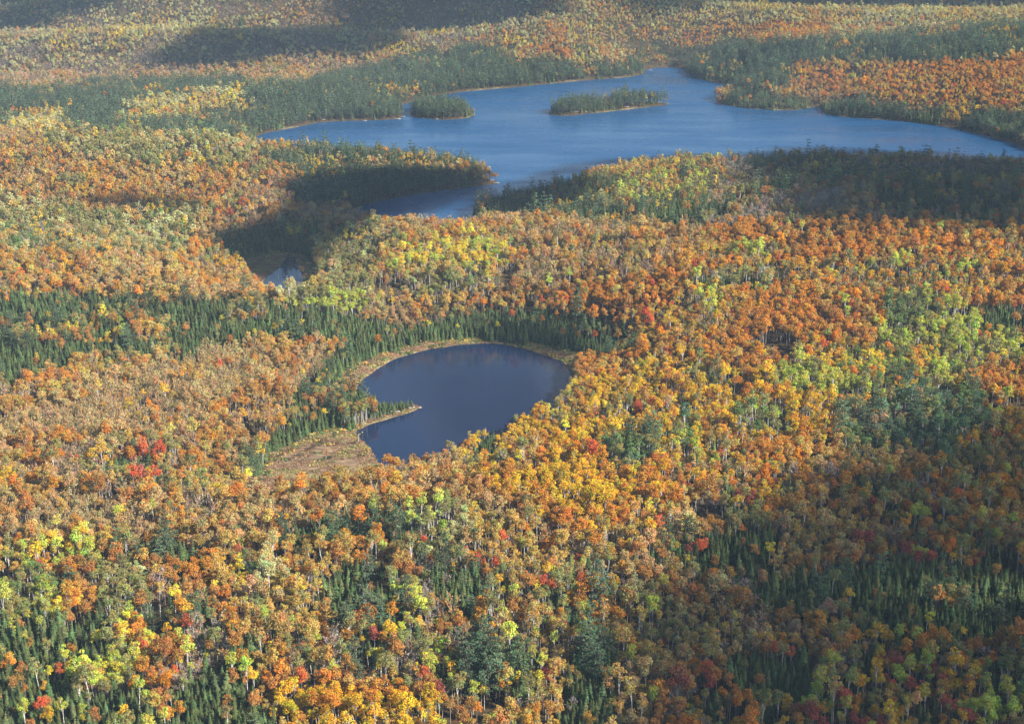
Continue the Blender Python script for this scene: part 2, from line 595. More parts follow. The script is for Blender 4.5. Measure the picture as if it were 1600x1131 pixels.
def spruce(r, H, R, tiers, per, trunk_r, lod=False):
    V, F = [], []
    n = 0
    pw = r.uniform(0.7, 1.05)
    for i in range(tiers):
        f = i / (tiers - 1)
        z = 0.9 + (H - 1.2) * f ** 0.95
        rad = R * (1 - f) ** pw * r.uniform(0.72, 1.2) + 0.12
        k = max(3, int(per * (1 - 0.5 * f)))
        a0 = r.random() * 6.28
        for j in range(k):
            a = a0 + 6.283 * j / k + r.normal() * 0.25
            l = rad * r.uniform(0.65, 1.15)
            w = l * r.uniform(0.34, 0.55) + 0.16
            drop = l * r.uniform(0.35, 0.75)
            ca_, sa = math.cos(a), math.sin(a)
            root = np.array([0, 0, z + 0.35 * rad])
            mid = np.array([ca_ * l * .6, sa * l * .6, z - drop * .35])
            tip = np.array([ca_ * l, sa * l, z - drop])
            side = np.array([-sa, ca_, 0]) * w
            lo = np.array([0, 0, -0.28 * w - .1])
            V += [root, mid + side + lo, tip, mid]
            V += [root, mid, tip, mid - side + lo]
            F += [[n, n + 1, n + 2, n + 3], [n + 4, n + 5, n + 6, n + 7]]
            n += 8
    V += [np.array([0.10, 0, H - 1.3]), np.array([0, .12, H - 1.3]), np.array([0, 0, H]), np.array([-.1, -.06, H - 1.3])]
    F += [[n, n + 1, n + 2, n + 3]]
    return (np.array(V), np.array(F)), tube([(0, 0, -0.8), (0, 0, H * .5), (0, 0, H - 1.0)], [trunk_r, trunk_r * .6, 0.04])


def pine(r, H, R, whorls, leaves, size, trunk_r):
    C, N, parts = [], [], [tube([(0, 0, -0.8), (0.1, 0, H * .5), (0, 0.1, H - .6)], [trunk_r, trunk_r * .65, 0.06])]
    for i in range(whorls):
        f = (i + .5) / whorls
        z = H * (0.28 + 0.70 * f)
        rad = R * (0.35 + 0.95 * (1 - f) ** 0.6) * (0.75 if i == 0 else 1)
        for j in range(5 if f < .7 else 3):
            a = r.random() * 6.28
            l = rad * r.uniform(0.6, 1.1)
            tip = np.array([math.cos(a) * l, math.sin(a) * l, z + l * r.uniform(0.0, 0.28)])
            parts.append(tube([(0, 0, z - .3), tip], [trunk_r * .22, .03], 4))
            t = r.uniform(0.3, 1.05, leaves)[:, None]
            c = np.array([0, 0, z - .1]) + t * (tip - np.array([0, 0, z - .1]))
            sp = (0.35 + 0.5 * t) * (l / 3)
            c = c + r.normal(size=c.shape) * np.array([.62, .62, .22]) * sp
            C.append(c)
            N.append(np.array([0, 0, 1.0]) + 0.55 * r.normal(size=c.shape))
    C, N = np.concatenate(C), np.concatenate(N)
    return quads(C, N, size * r.uniform(.7, 1.3, len(C)), r, 0.55), join(parts)


def bare(r, H, R, limbs, twigs, leaves, trunk_r):
    parts = []
    top = np.array([r.normal() * .5, r.normal() * .5, H * .82])
    parts.append(tube([(0, 0, -.8), top * np.array([.4, .4, .5]), top], [trunk_r, trunk_r * .7, trunk_r * .2]))
    V, F, n = [], [], 0
    LC = []
    for i in range(limbs):
        f = r.uniform(.35, .95)
        a = r.random() * 6.28
        st = top * np.array([f, f, f])
        l = R * r.uniform(.7, 1.15) * (1.15 - .5 * f)
        en = st + np.array([math.cos(a) * l, math.sin(a) * l, l * r.uniform(.7, 1.3)])
        en[2] = min(en[2], H)
        parts.append(tube([st, (st + en) / 2 + np.array([0, 0, -.2]), en], [trunk_r * .42, trunk_r * .26, trunk_r * .07], 4))
        for j in range(twigs):
            q = st + (en - st) * r.uniform(.35, 1.0)
            d = r.normal(size=3) * .7 + (en - st) / l * .8 + np.array([0, 0, .5])
            d = d / np.linalg.norm(d) * r.uniform(.9, 1.9)
            w = np.cross(d, r.normal(size=3))
            w = w / np.linalg.norm(w) * r.uniform(.05, .10)
            V += [q - w, q + w, q + d + w * .3, q + d - w * .3]
            F.append([n, n + 1, n + 2, n + 3])
            n += 4
            LC.append(q + d * r.uniform(.3, 1.0))
    LC = np.array(LC)
    pick = LC[r.integers(0, len(LC), leaves)] + r.normal(size=(leaves, 3)) * .3
    lq = quads(pick, r.normal(size=(leaves, 3)) + np.array([0, 0, .5]), .28 * r.uniform(.7, 1.4, leaves), r)
    return join([(np.array(V), np.array(F)), lq]), join(parts)


KINDS = {
    "maple_tree": dict(leaf=M_LEAF, bark=M_BARK, cat="maple tree"),
    "birch_tree": dict(leaf=M_LEAF, bark=M_BIRCH, cat="birch tree"),
    "aspen_tree": dict(leaf=M_LEAF, bark=M_BIRCH, cat="aspen tree"),
    "spruce_tree": dict(leaf=M_NEEDLE, bark=M_CONBARK, cat="spruce tree"),
    "pine_tree": dict(leaf=M_NEEDLE, bark=M_CONBARK, cat="pine tree"),
    "bare_tree": dict(leaf=M_TWIG, bark=M_BARK, cat="bare tree"),
}
NV, NF = 6, 4


def tree_shape(kind, i, lod):
    r = np.random.default_rng(1000 + 37 * i + 7 * list(KINDS).index(kind) + (500 if lod else 0))
    u = r.uniform
    if kind == "maple_tree":
        return broad(r, u(12.5, 15.5), u(2.1, 3.2), u(4.5, 6.5), 8 if lod else 14, 1.4 if lod else 1.1, 26 if lod else 64, .42 if lod else .235, .2)
    if kind == "birch_tree":
        return broad(r, u(13, 16.5), u(1.4, 2.2), u(5.0, 7.5), 7 if lod else 12, 1.0 if lod else .8, 20 if lod else 44, .36 if lod else .205, .16)
    if kind == "aspen_tree":
        return broad(r, u(14.5, 17.5), u(2.1, 3.1), u(5.5, 7.5), 9 if lod else 15, 1.25 if lod else .95, 24 if lod else 56, .40 if lod else .215, .19)
    if kind == "spruce_tree":
        return spruce(r, u(10.5, 14.2), u(2.0, 2.9), 8 if lod else 15, 6 if lod else 10, .15)
    if kind == "pine_tree":
        return pine(r, u(20, 23), u(3.6, 4.4), 6 if lod else 9, 7 if lod else 20, .7 if lod else .42, .3)
    return bare(r, u(12, 15), u(1.9, 2.8), 8 if lod else 13, 5 if lod else 10, 16 if lod else 60, .17)


lib = {}
for kind, K in KINDS.items():
    K["crown"], K["trunk"], K["near"], K["far"], K["height"] = [], [], [], [], []
    for lod in (False, True):
        for i in range(NF if lod else NV):
            (cv, cf), (tv, tf) = tree_shape(kind, i, lod)
            word = kind.split("_")[0]
            jv, jf = join([(cv, cf), (tv, tf)])
            me = make_mesh(word + "_stand", jv, jf, [K["leaf"], M_CONBARK if lod else K["bark"]], np.r_[np.zeros(len(cf)), np.ones(len(tf))])
            if not lod:
                K["crown"].append(make_mesh(word + "_crown", cv, cf, [K["leaf"]]))
                K["trunk"].append(make_mesh(word + "_trunk", tv, tf, [K["bark"]]))
                K["height"].append(float(cv[:, 2].max()))
            K["far" if lod else "near"].append(me)
    c = bpy.data.collections.new(kind + "_library")
    for i, me in enumerate(K["near"] + K["far"]):
        c.objects.link(bpy.data.objects.new("%s_source_%02d" % (kind, i), me))
    K["coll"] = c

# ------------------------------------------------------------------ what grows where (outlines as seen in the photograph, carried onto the terrain)
RGB = {
    "orange": (0.54, 0.245, 0.04), "bright_orange": (0.66, 0.28, 0.025), "rust": (0.42, 0.21, 0.06), "gold": (0.64, 0.40, 0.03), "ochre": (0.50, 0.34, 0.09),
    "tan": (0.46, 0.325, 0.14), "pink": (0.43, 0.305, 0.18), "red": (0.50, 0.12, 0.045), "crimson": (0.38, 0.10, 0.075), "lemon": (0.70, 0.52, 0.05),
    "lime": (0.45, 0.49, 0.08), "pale": (0.46, 0.44, 0.20), "olive": (0.28, 0.26, 0.09), "green": (0.16, 0.22, 0.07), "teal": (0.11, 0.18, 0.10),
    "spruce": (0.078, 0.108, 0.042), "pine": (0.095, 0.145, 0.08), "grey": (0.36, 0.30, 0.26),
}
m_, b_, a_, s_, p_, x_ = "maple_tree", "birch_tree", "aspen_tree", "spruce_tree", "pine_tree", "bare_tree"
PAL = {
    "orange": [(.27, m_, "orange"), (.13, m_, "rust"), (.14, m_, "ochre"), (.10, m_, "bright_orange"), (.10, b_, "ochre"), (.02, m_, "red"), (.11, b_, "gold"), (.03, a_, "olive"), (.07, x_, "tan"), (.02, s_, "spruce"), (.02, a_, "lime")],
    "gold": [(.26, b_, "gold"), (.22, m_, "gold"), (.14, m_, "orange"), (.14, b_, "ochre"), (.04, m_, "rust"), (.09, b_, "lemon"), (.05, a_, "olive"), (.03, x_, "grey"), (.04, s_, "spruce"), (.01, m_, "red")],
    "tan": [(.28, x_, "tan"), (.15, m_, "tan"), (.11, m_, "rust"), (.13, m_, "ochre"), (.07, m_, "orange"), (.12, x_, "pink"), (.05, b_, "ochre"), (.04, a_, "olive"), (.02, b_, "gold"), (.025, s_, "spruce"), (.005, m_, "red")],
    "pink": [(.28, x_, "pink"), (.2, x_, "tan"), (.2, m_, "pink"), (.16, m_, "rust"), (.08, m_, "ochre"), (.04, m_, "orange"), (.04, a_, "olive")],
    "mixed": [(.16, b_, "ochre"), (.12, m_, "ochre"), (.10, m_, "orange"), (.11, m_, "rust"), (.08, x_, "tan"), (.08, x_, "grey"), (.11, a_, "olive"), (.10, a_, "lime"), (.04, b_, "gold"), (.09, s_, "spruce"), (.01, m_, "red"), (.03, b_, "lemon"), (.03, p_, "pine")],
    "shade": [(.20, b_, "ochre"), (.15, m_, "tan"), (.15, m_, "rust"), (.10, x_, "grey"), (.10, m_, "orange"), (.10, a_, "olive"), (.10, s_, "spruce"), (.05, b_, "gold"), (.03, m_, "crimson"), (.02, a_, "lime")],
    "aspen": [(.60, a_, "lime"), (.20, a_, "olive"), (.12, b_, "lemon"), (.10, b_, "gold"), (.06, m_, "orange"), (.06, a_, "green")],
    "olive": [(.30, a_, "olive"), (.18, a_, "pale"), (.14, m_, "ochre"), (.12, m_, "tan"), (.10, a_, "green"), (.06, x_, "grey"), (.06, b_, "lemon"), (.04, s_, "spruce")],
    "green": [(.40, a_, "green"), (.3, a_, "olive"), (.12, a_, "lime"), (.1, s_, "spruce"), (.08, b_, "gold")],
    "teal": [(.45, a_, "teal"), (.25, a_, "green"), (.12, a_, "olive"), (.1, p_, "pine"), (.08, m_, "tan")],
    "lemon": [(.4, a_, "lemon"), (.3, a_, "lime"), (.15, b_, "lemon"), (.15, b_, "gold")],
    "spruce": [(.90, s_, "spruce"), (.02, p_, "pine"), (.03, m_, "rust"), (.03, a_, "olive"), (.02, b_, "lemon")],
    "sprucelow": [(.80, s_, "spruce"), (.07, a_, "olive"), (.05, a_, "lime"), (.04, m_, "rust"), (.03, b_, "lemon"), (.01, m_, "orange")],
    "sprucemix": [(.58, s_, "spruce"), (.05, p_, "pine"), (.09, m_, "rust"), (.08, m_, "orange"), (.10, a_, "olive"), (.05, b_, "gold"), (.05, x_, "grey")],
    "pineshore": [(.55, p_, "pine"), (.32, s_, "spruce"), (.06, a_, "olive"), (.03, m_, "orange"), (.04, b_, "gold")],
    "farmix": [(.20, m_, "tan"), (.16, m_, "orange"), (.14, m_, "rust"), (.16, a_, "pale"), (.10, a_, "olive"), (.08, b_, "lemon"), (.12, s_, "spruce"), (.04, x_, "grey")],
    "spot": [(.15, a_, "lemon"), (.18, a_, "lime"), (.20, m_, "ochre"), (.18, x_, "tan"), (.12, m_, "orange"), (.12, a_, "olive"), (.05, m_, "rust")],
    "shade_grey": [(.24, x_, "grey"), (.14, x_, "pink"), (.10, m_, "tan"), (.08, m_, "rust"), (.10, a_, "olive"), (.22, s_, "spruce"), (.06, p_, "pine"), (.04, b_, "ochre"), (.02, b_, "lemon")],  # more conifers; purple-grey of the cloud shade put into the tree tints
    "dusty": [(.24, m_, "tan"), (.24, m_, "ochre"), (.15, m_, "orange"), (.18, x_, "tan"), (.11, m_, "rust"), (.05, b_, "gold"), (.03, a_, "olive")],
    "farhaze": [(.26, x_, "grey"), (.20, x_, "pink"), (.14, a_, "pale"), (.14, s_, "spruce"), (.10, m_, "tan"), (.06, m_, "rust"), (.05, a_, "olive"), (.05, b_, "lemon")],  # pallor of distant haze put into the far hills' tree tints
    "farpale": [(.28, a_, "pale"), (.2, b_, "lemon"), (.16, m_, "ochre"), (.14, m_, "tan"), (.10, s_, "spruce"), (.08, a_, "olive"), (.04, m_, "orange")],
}
PALN = list(PAL)
REGION = [  # later ones cover earlier ones
    ("orange", [(700, 330), (1700, 330), (1700, 640), (1200, 700), (900, 620), (880, 560), (700, 460)]),
    ("tan", [(480, 380), (700, 345), (1100, 345), (1060, 420), (800, 470), (500, 470)]),
    ("gold", [(760, 640), (900, 590), (1050, 560), (1250, 590), (1320, 640), (1260, 700), (1100, 760), (1060, 860), (980, 870), (760, 760), (720, 700)]),
    ("tan", [(-100, 560), (460, 520), (500, 600), (420, 690), (360, 740), (700, 720), (760, 800), (500, 860), (-100, 850)]),
    ("mixed", [(-100, 850), (500, 860), (760, 800), (980, 870), (820, 920), (900, 1250), (-100, 1250)]),
    ("shade", [(820, 915), (1000, 860), (1100, 745), (1320, 700), (1440, 650), (1700, 600), (1700, 1250), (880, 1250)]),
    ("orange", [(1540, 640), (1700, 600), (1700, 780), (1500, 800), (1480, 700)]),
    ("orange", [(1040, 720), (1200, 690), (1320, 690), (1300, 730), (1130, 760), (1060, 800)]),
    ("gold", [(430, 1085), (560, 1075), (700, 1090), (720, 1250), (420, 1250)]),
    ("pink", [(-100, 470), (0, 470), (-100, 470)]),
    # left middle ground
    ("tan", [(-100, 205), (420, 205), (420, 260), (330, 330), (440, 440), (420, 470), (-100, 480)]),
    ("dusty", [(-100, 240), (120, 225), (400, 250), (330, 330), (250, 320), (-100, 290)]),
    ("olive", [(-100, 305), (60, 312), (150, 330), (300, 320), (320, 375), (260, 400), (150, 400), (-100, 395)]),
    ("olive", [(60, 210), (330, 200), (420, 230), (380, 262), (240, 262), (130, 240)]),
    ("dusty", [(-100, 405), (200, 400), (420, 432), (470, 440), (460, 475), (250, 478), (-100, 470)]),
    ("pink", [(390, 262), (470, 265), (480, 300), (560, 330), (640, 335), (560, 350), (520, 360), (380, 350), (340, 350), (400, 320)]),
    ("spruce", [(340, 360), (500, 345), (520, 360), (500, 395), (400, 405), (360, 395)]),
    ("olive", [(500, 360), (580, 350), (640, 380), (560, 420), (490, 430)]),
    ("spot", [(600, 385), (650, 365), (780, 358), (810, 395), (770, 440), (640, 435), (590, 415)]),
    ("olive", [(560, 430), (760, 425), (790, 445), (640, 465), (440, 480), (430, 450)]),
    ("aspen", [(420, 470), (560, 452), (600, 470), (560, 490), (460, 492), (400, 485)]),
    # the peninsula, the near lake shore
    ("pineshore", [(400, 236), (560, 228), (740, 238), (775, 290), (600, 320), (480, 318), (470, 275)]),
    ("farmix", [(520, 243), (730, 250), (740, 262), (560, 260), (440, 256)]),
    ("sprucemix", [(735, 335), (760, 300), (880, 262), (1000, 245), (1180, 232), (1700, 232), (1700, 262), (1200, 262), (1150, 300), (1080, 345), (735, 345)]),
    ("mixed", [(895, 258), (1000, 250), (1150, 255), (1130, 290), (1060, 318), (900, 312)]),
    ("spruce", [(890, 275), (980, 270), (985, 282), (940, 292), (890, 290)]),
    ("spruce", [(1010, 305), (1110, 298), (1120, 345), (1000, 345)]),
    ("shade_grey", [(1130, 250), (1700, 245), (1700, 345), (1400, 350), (1100, 348)]),
    ("sprucemix", [(1160, 228), (1400, 235), (1330, 255), (1180, 270)]),
    ("sprucemix", [(1350, 290), (1700, 280), (1700, 300), (1350, 312)]),
    # around the pond
    ("spruce", [(440, 625), (480, 585), (520, 545), (600, 520), (700, 490), (760, 474), (860, 480), (960, 505), (995, 540), (940, 560), (850, 548), (745, 532), (650, 545), (560, 578), (520, 606), (470, 640)]),
    ("spruce", [(370, 742), (385, 700), (430, 668), (480, 640), (545, 600), (575, 615), (660, 632), (655, 645), (580, 668), (520, 680), (440, 705), (400, 750)]),
    ("spruce", [(560, 590), (600, 598), (670, 612), (670, 648), (600, 660), (545, 640)]),
    ("spruce", [(735, 715), (742, 685), (770, 660), (785, 640), (800, 645), (775, 690), (770, 712)]),
    # the dark belt on the left
    ("spruce", [(-100, 462), (120, 462), (260, 474), (420, 466), (600, 498), (640, 522), (560, 548), (500, 525), (400, 524), (300, 550), (120, 560), (60, 590), (-100, 612)]),
    ("mixed", [(200, 505), (270, 500), (260, 530), (130, 535)]),
    # lower left
    ("sprucelow", [(-100, 925), (44, 898), (90, 950), (131, 955), (200, 945), (235, 990), (212, 1024), (210, 1050), (240, 1094), (262, 1140), (250, 1250), (-100, 1250)]),
    ("green", [(-100, 900), (60, 895), (90, 930), (40, 960), (-100, 950)]),
    ("spruce", [(262, 1140), (275, 1075), (330, 1040), (400, 1055), (425, 1140), (410, 1250), (262, 1250)]),
    ("spruce", [(500, 900), (590, 880), (615, 970), (540, 990), (500, 960)]),
    ("sprucemix", [(175, 850), (290, 845), (350, 860), (280, 885), (180, 880)]),
    ("spruce", [(365, 985), (402, 985), (405, 1025), (370, 1028)]),
    ("sprucemix", [(220, 940), (340, 930), (340, 985), (230, 990)]),
    ("olive", [(640, 790), (705, 780), (745, 830), (730, 880), (660, 890), (630, 840)]),
    ("lemon", [(50, 852), (120, 838), (160, 862), (140, 880), (60, 880)]),
    ("olive", [(130, 885), (230, 880), (240, 930), (150, 940)]),
    ("olive", [(370, 870), (440, 870), (450, 930), (380, 950)]),
    ("sprucemix", [(420, 820), (640, 800), (660, 850), (440, 850)]),
    ("sprucemix", [(640, 870), (800, 880), (820, 960), (700, 960)]),
    # right side
    ("aspen", [(1365, 510), (1400, 482), (1530, 475), (1545, 575), (1480, 600), (1330, 612), (1205, 608), (1190, 580), (1280, 552), (1365, 540)]),
    ("lemon", [(1320, 555), (1390, 555), (1390, 585), (1310, 580)]),
    ("green", [(1380, 470), (1440, 450), (1470, 470), (1440, 530), (1385, 530)]),
    ("aspen", [(1400, 600), (1500, 590), (1530, 620), (1400, 625)]),
    ("spruce", [(1515, 480), (1700, 470), (1700, 540), (1590, 545), (1530, 505)]),
    ("aspen", [(1500, 510), (1600, 535), (1700, 560), (1700, 590), (1520, 560)]),
    ("teal", [(1300, 640), (1420, 610), (1540, 610), (1545, 670), (1480, 700), (1310, 705)]),
    ("green", [(1310, 600), (1400, 600), (1400, 650), (1320, 650)]),
    ("green", [(1145, 640), (1225, 630), (1230, 680), (1150, 680)]),
    ("green", [(1050, 655), (1085, 655), (1085, 700), (1050, 705)]),
    ("teal", [(950, 690), (1020, 690), (1020, 730), (950, 730)]),
    ("olive", [(1090, 425), (1215, 420), (1215, 445), (1100, 460)]),
    ("lemon", [(1100, 450), (1130, 450), (1130, 490), (1100, 490)]),
    ("green", [(1455, 700), (1490, 700), (1490, 745), (1455, 745)]),
    # shaded spruces lower right
    ("spruce", [(1082, 835), (1206, 825), (1215, 885), (1100, 895), (1040, 880), (1000, 860)]),
    ("spruce", [(1300, 885), (1440, 875), (1700, 900), (1700, 985), (1510, 1000), (1330, 955), (1180, 960), (1170, 905)]),
    ("sprucemix", [(812, 905), (970, 880), (980, 950), (860, 970)]),
    ("spruce", [(1120, 1010), (1274, 1015), (1280, 1094), (1180, 1110), (1130, 1060)]),
    ("sprucemix", [(900, 1000), (960, 1000), (950, 1250), (850, 1250)]),
    ("pink", [(1120, 940), (1300, 950), (1340, 990), (1160, 985)]),
    ("green", [(1530, 1025), (1700, 1020), (1700, 1100), (1540, 1090)]),
    ("olive", [(985, 900), (1040, 930), (1090, 990), (1000, 1000)]),
    # beyond the lake, right
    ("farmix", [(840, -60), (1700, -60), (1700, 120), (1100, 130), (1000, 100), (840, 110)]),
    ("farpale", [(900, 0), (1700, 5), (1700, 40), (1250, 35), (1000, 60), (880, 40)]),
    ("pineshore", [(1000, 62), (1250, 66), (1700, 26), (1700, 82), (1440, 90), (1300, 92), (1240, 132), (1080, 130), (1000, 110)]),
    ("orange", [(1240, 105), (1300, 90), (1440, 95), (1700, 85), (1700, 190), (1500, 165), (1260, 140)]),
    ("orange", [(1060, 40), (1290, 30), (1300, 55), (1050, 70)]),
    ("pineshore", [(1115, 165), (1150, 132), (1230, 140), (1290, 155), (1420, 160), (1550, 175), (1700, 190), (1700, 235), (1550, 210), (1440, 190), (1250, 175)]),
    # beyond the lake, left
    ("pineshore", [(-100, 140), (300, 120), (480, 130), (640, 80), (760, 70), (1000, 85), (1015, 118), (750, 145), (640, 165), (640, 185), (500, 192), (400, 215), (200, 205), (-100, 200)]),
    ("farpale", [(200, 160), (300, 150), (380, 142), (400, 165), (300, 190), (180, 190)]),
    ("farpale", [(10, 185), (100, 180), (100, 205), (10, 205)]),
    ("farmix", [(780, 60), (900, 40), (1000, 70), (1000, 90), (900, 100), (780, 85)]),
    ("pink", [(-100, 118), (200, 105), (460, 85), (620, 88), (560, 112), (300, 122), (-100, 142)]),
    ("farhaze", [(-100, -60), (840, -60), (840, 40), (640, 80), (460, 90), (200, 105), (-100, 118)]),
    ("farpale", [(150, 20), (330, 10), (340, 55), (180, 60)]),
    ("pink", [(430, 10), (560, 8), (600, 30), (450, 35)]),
    # islands
    ("pineshore", [(640, 150), (745, 150), (745, 190), (640, 190)]),
    ("pineshore", [(850, 140), (1050, 140), (1050, 185), (850, 185)]),
]
SHADOWS = [
    [(1700, 575), (1570, 600), (1530, 612), (1440, 606), (1350, 618), (1330, 660), (1290, 700), (1200, 722), (1120, 742), (1085, 790), (1040, 842), (985, 852), (950, 872), (900, 892), (812, 918), (830, 980), (850, 1040), (880, 1131), (890, 1220), (1750, 1220)],
    [(1760, 336), (1500, 342), (1400, 350), (1250, 348), (1110, 342), (1085, 318), (1112, 288), (1140, 262), (1125, 246), (1300, 222), (1420, 228), (1760, 226)],
    [(740, 322), (760, 298), (880, 258), (1000, 240), (1140, 234), (1140, 248), (1000, 252), (900, 266), (885, 300), (870, 326), (790, 332)],
    [(395, 270), (450, 260), (520, 262), (600, 262), (700, 262), (752, 262), (775, 285), (740, 300), (700, 318), (640, 340), (520, 362), (495, 395), (490, 430), (430, 432), (370, 405), (330, 375), (310, 352), (400, 330), (425, 300)],
    [(50, 300), (130, 292), (250, 298), (290, 315), (250, 325), (100, 315)],
    [(130, 92), (190, 76), (300, 47), (450, 36), (560, 40), (590, 58), (520, 80), (400, 84), (330, 78), (250, 76), (180, 95)],
    [(-60, 55), (0, 42), (110, 16), (220, 0), (200, -40), (-60, -40)],
    [(440, 0), (520, 10), (560, 22), (680, 25), (720, 5), (800, 0), (800, -40), (440, -40)],
    [(900, 3), (1000, 10), (1200, 6), (1600, 4), (1650, -40), (900, -40)],
    [(755, 488), (860, 492), (935, 530), (925, 548), (880, 546), (800, 530), (758, 522)],
]
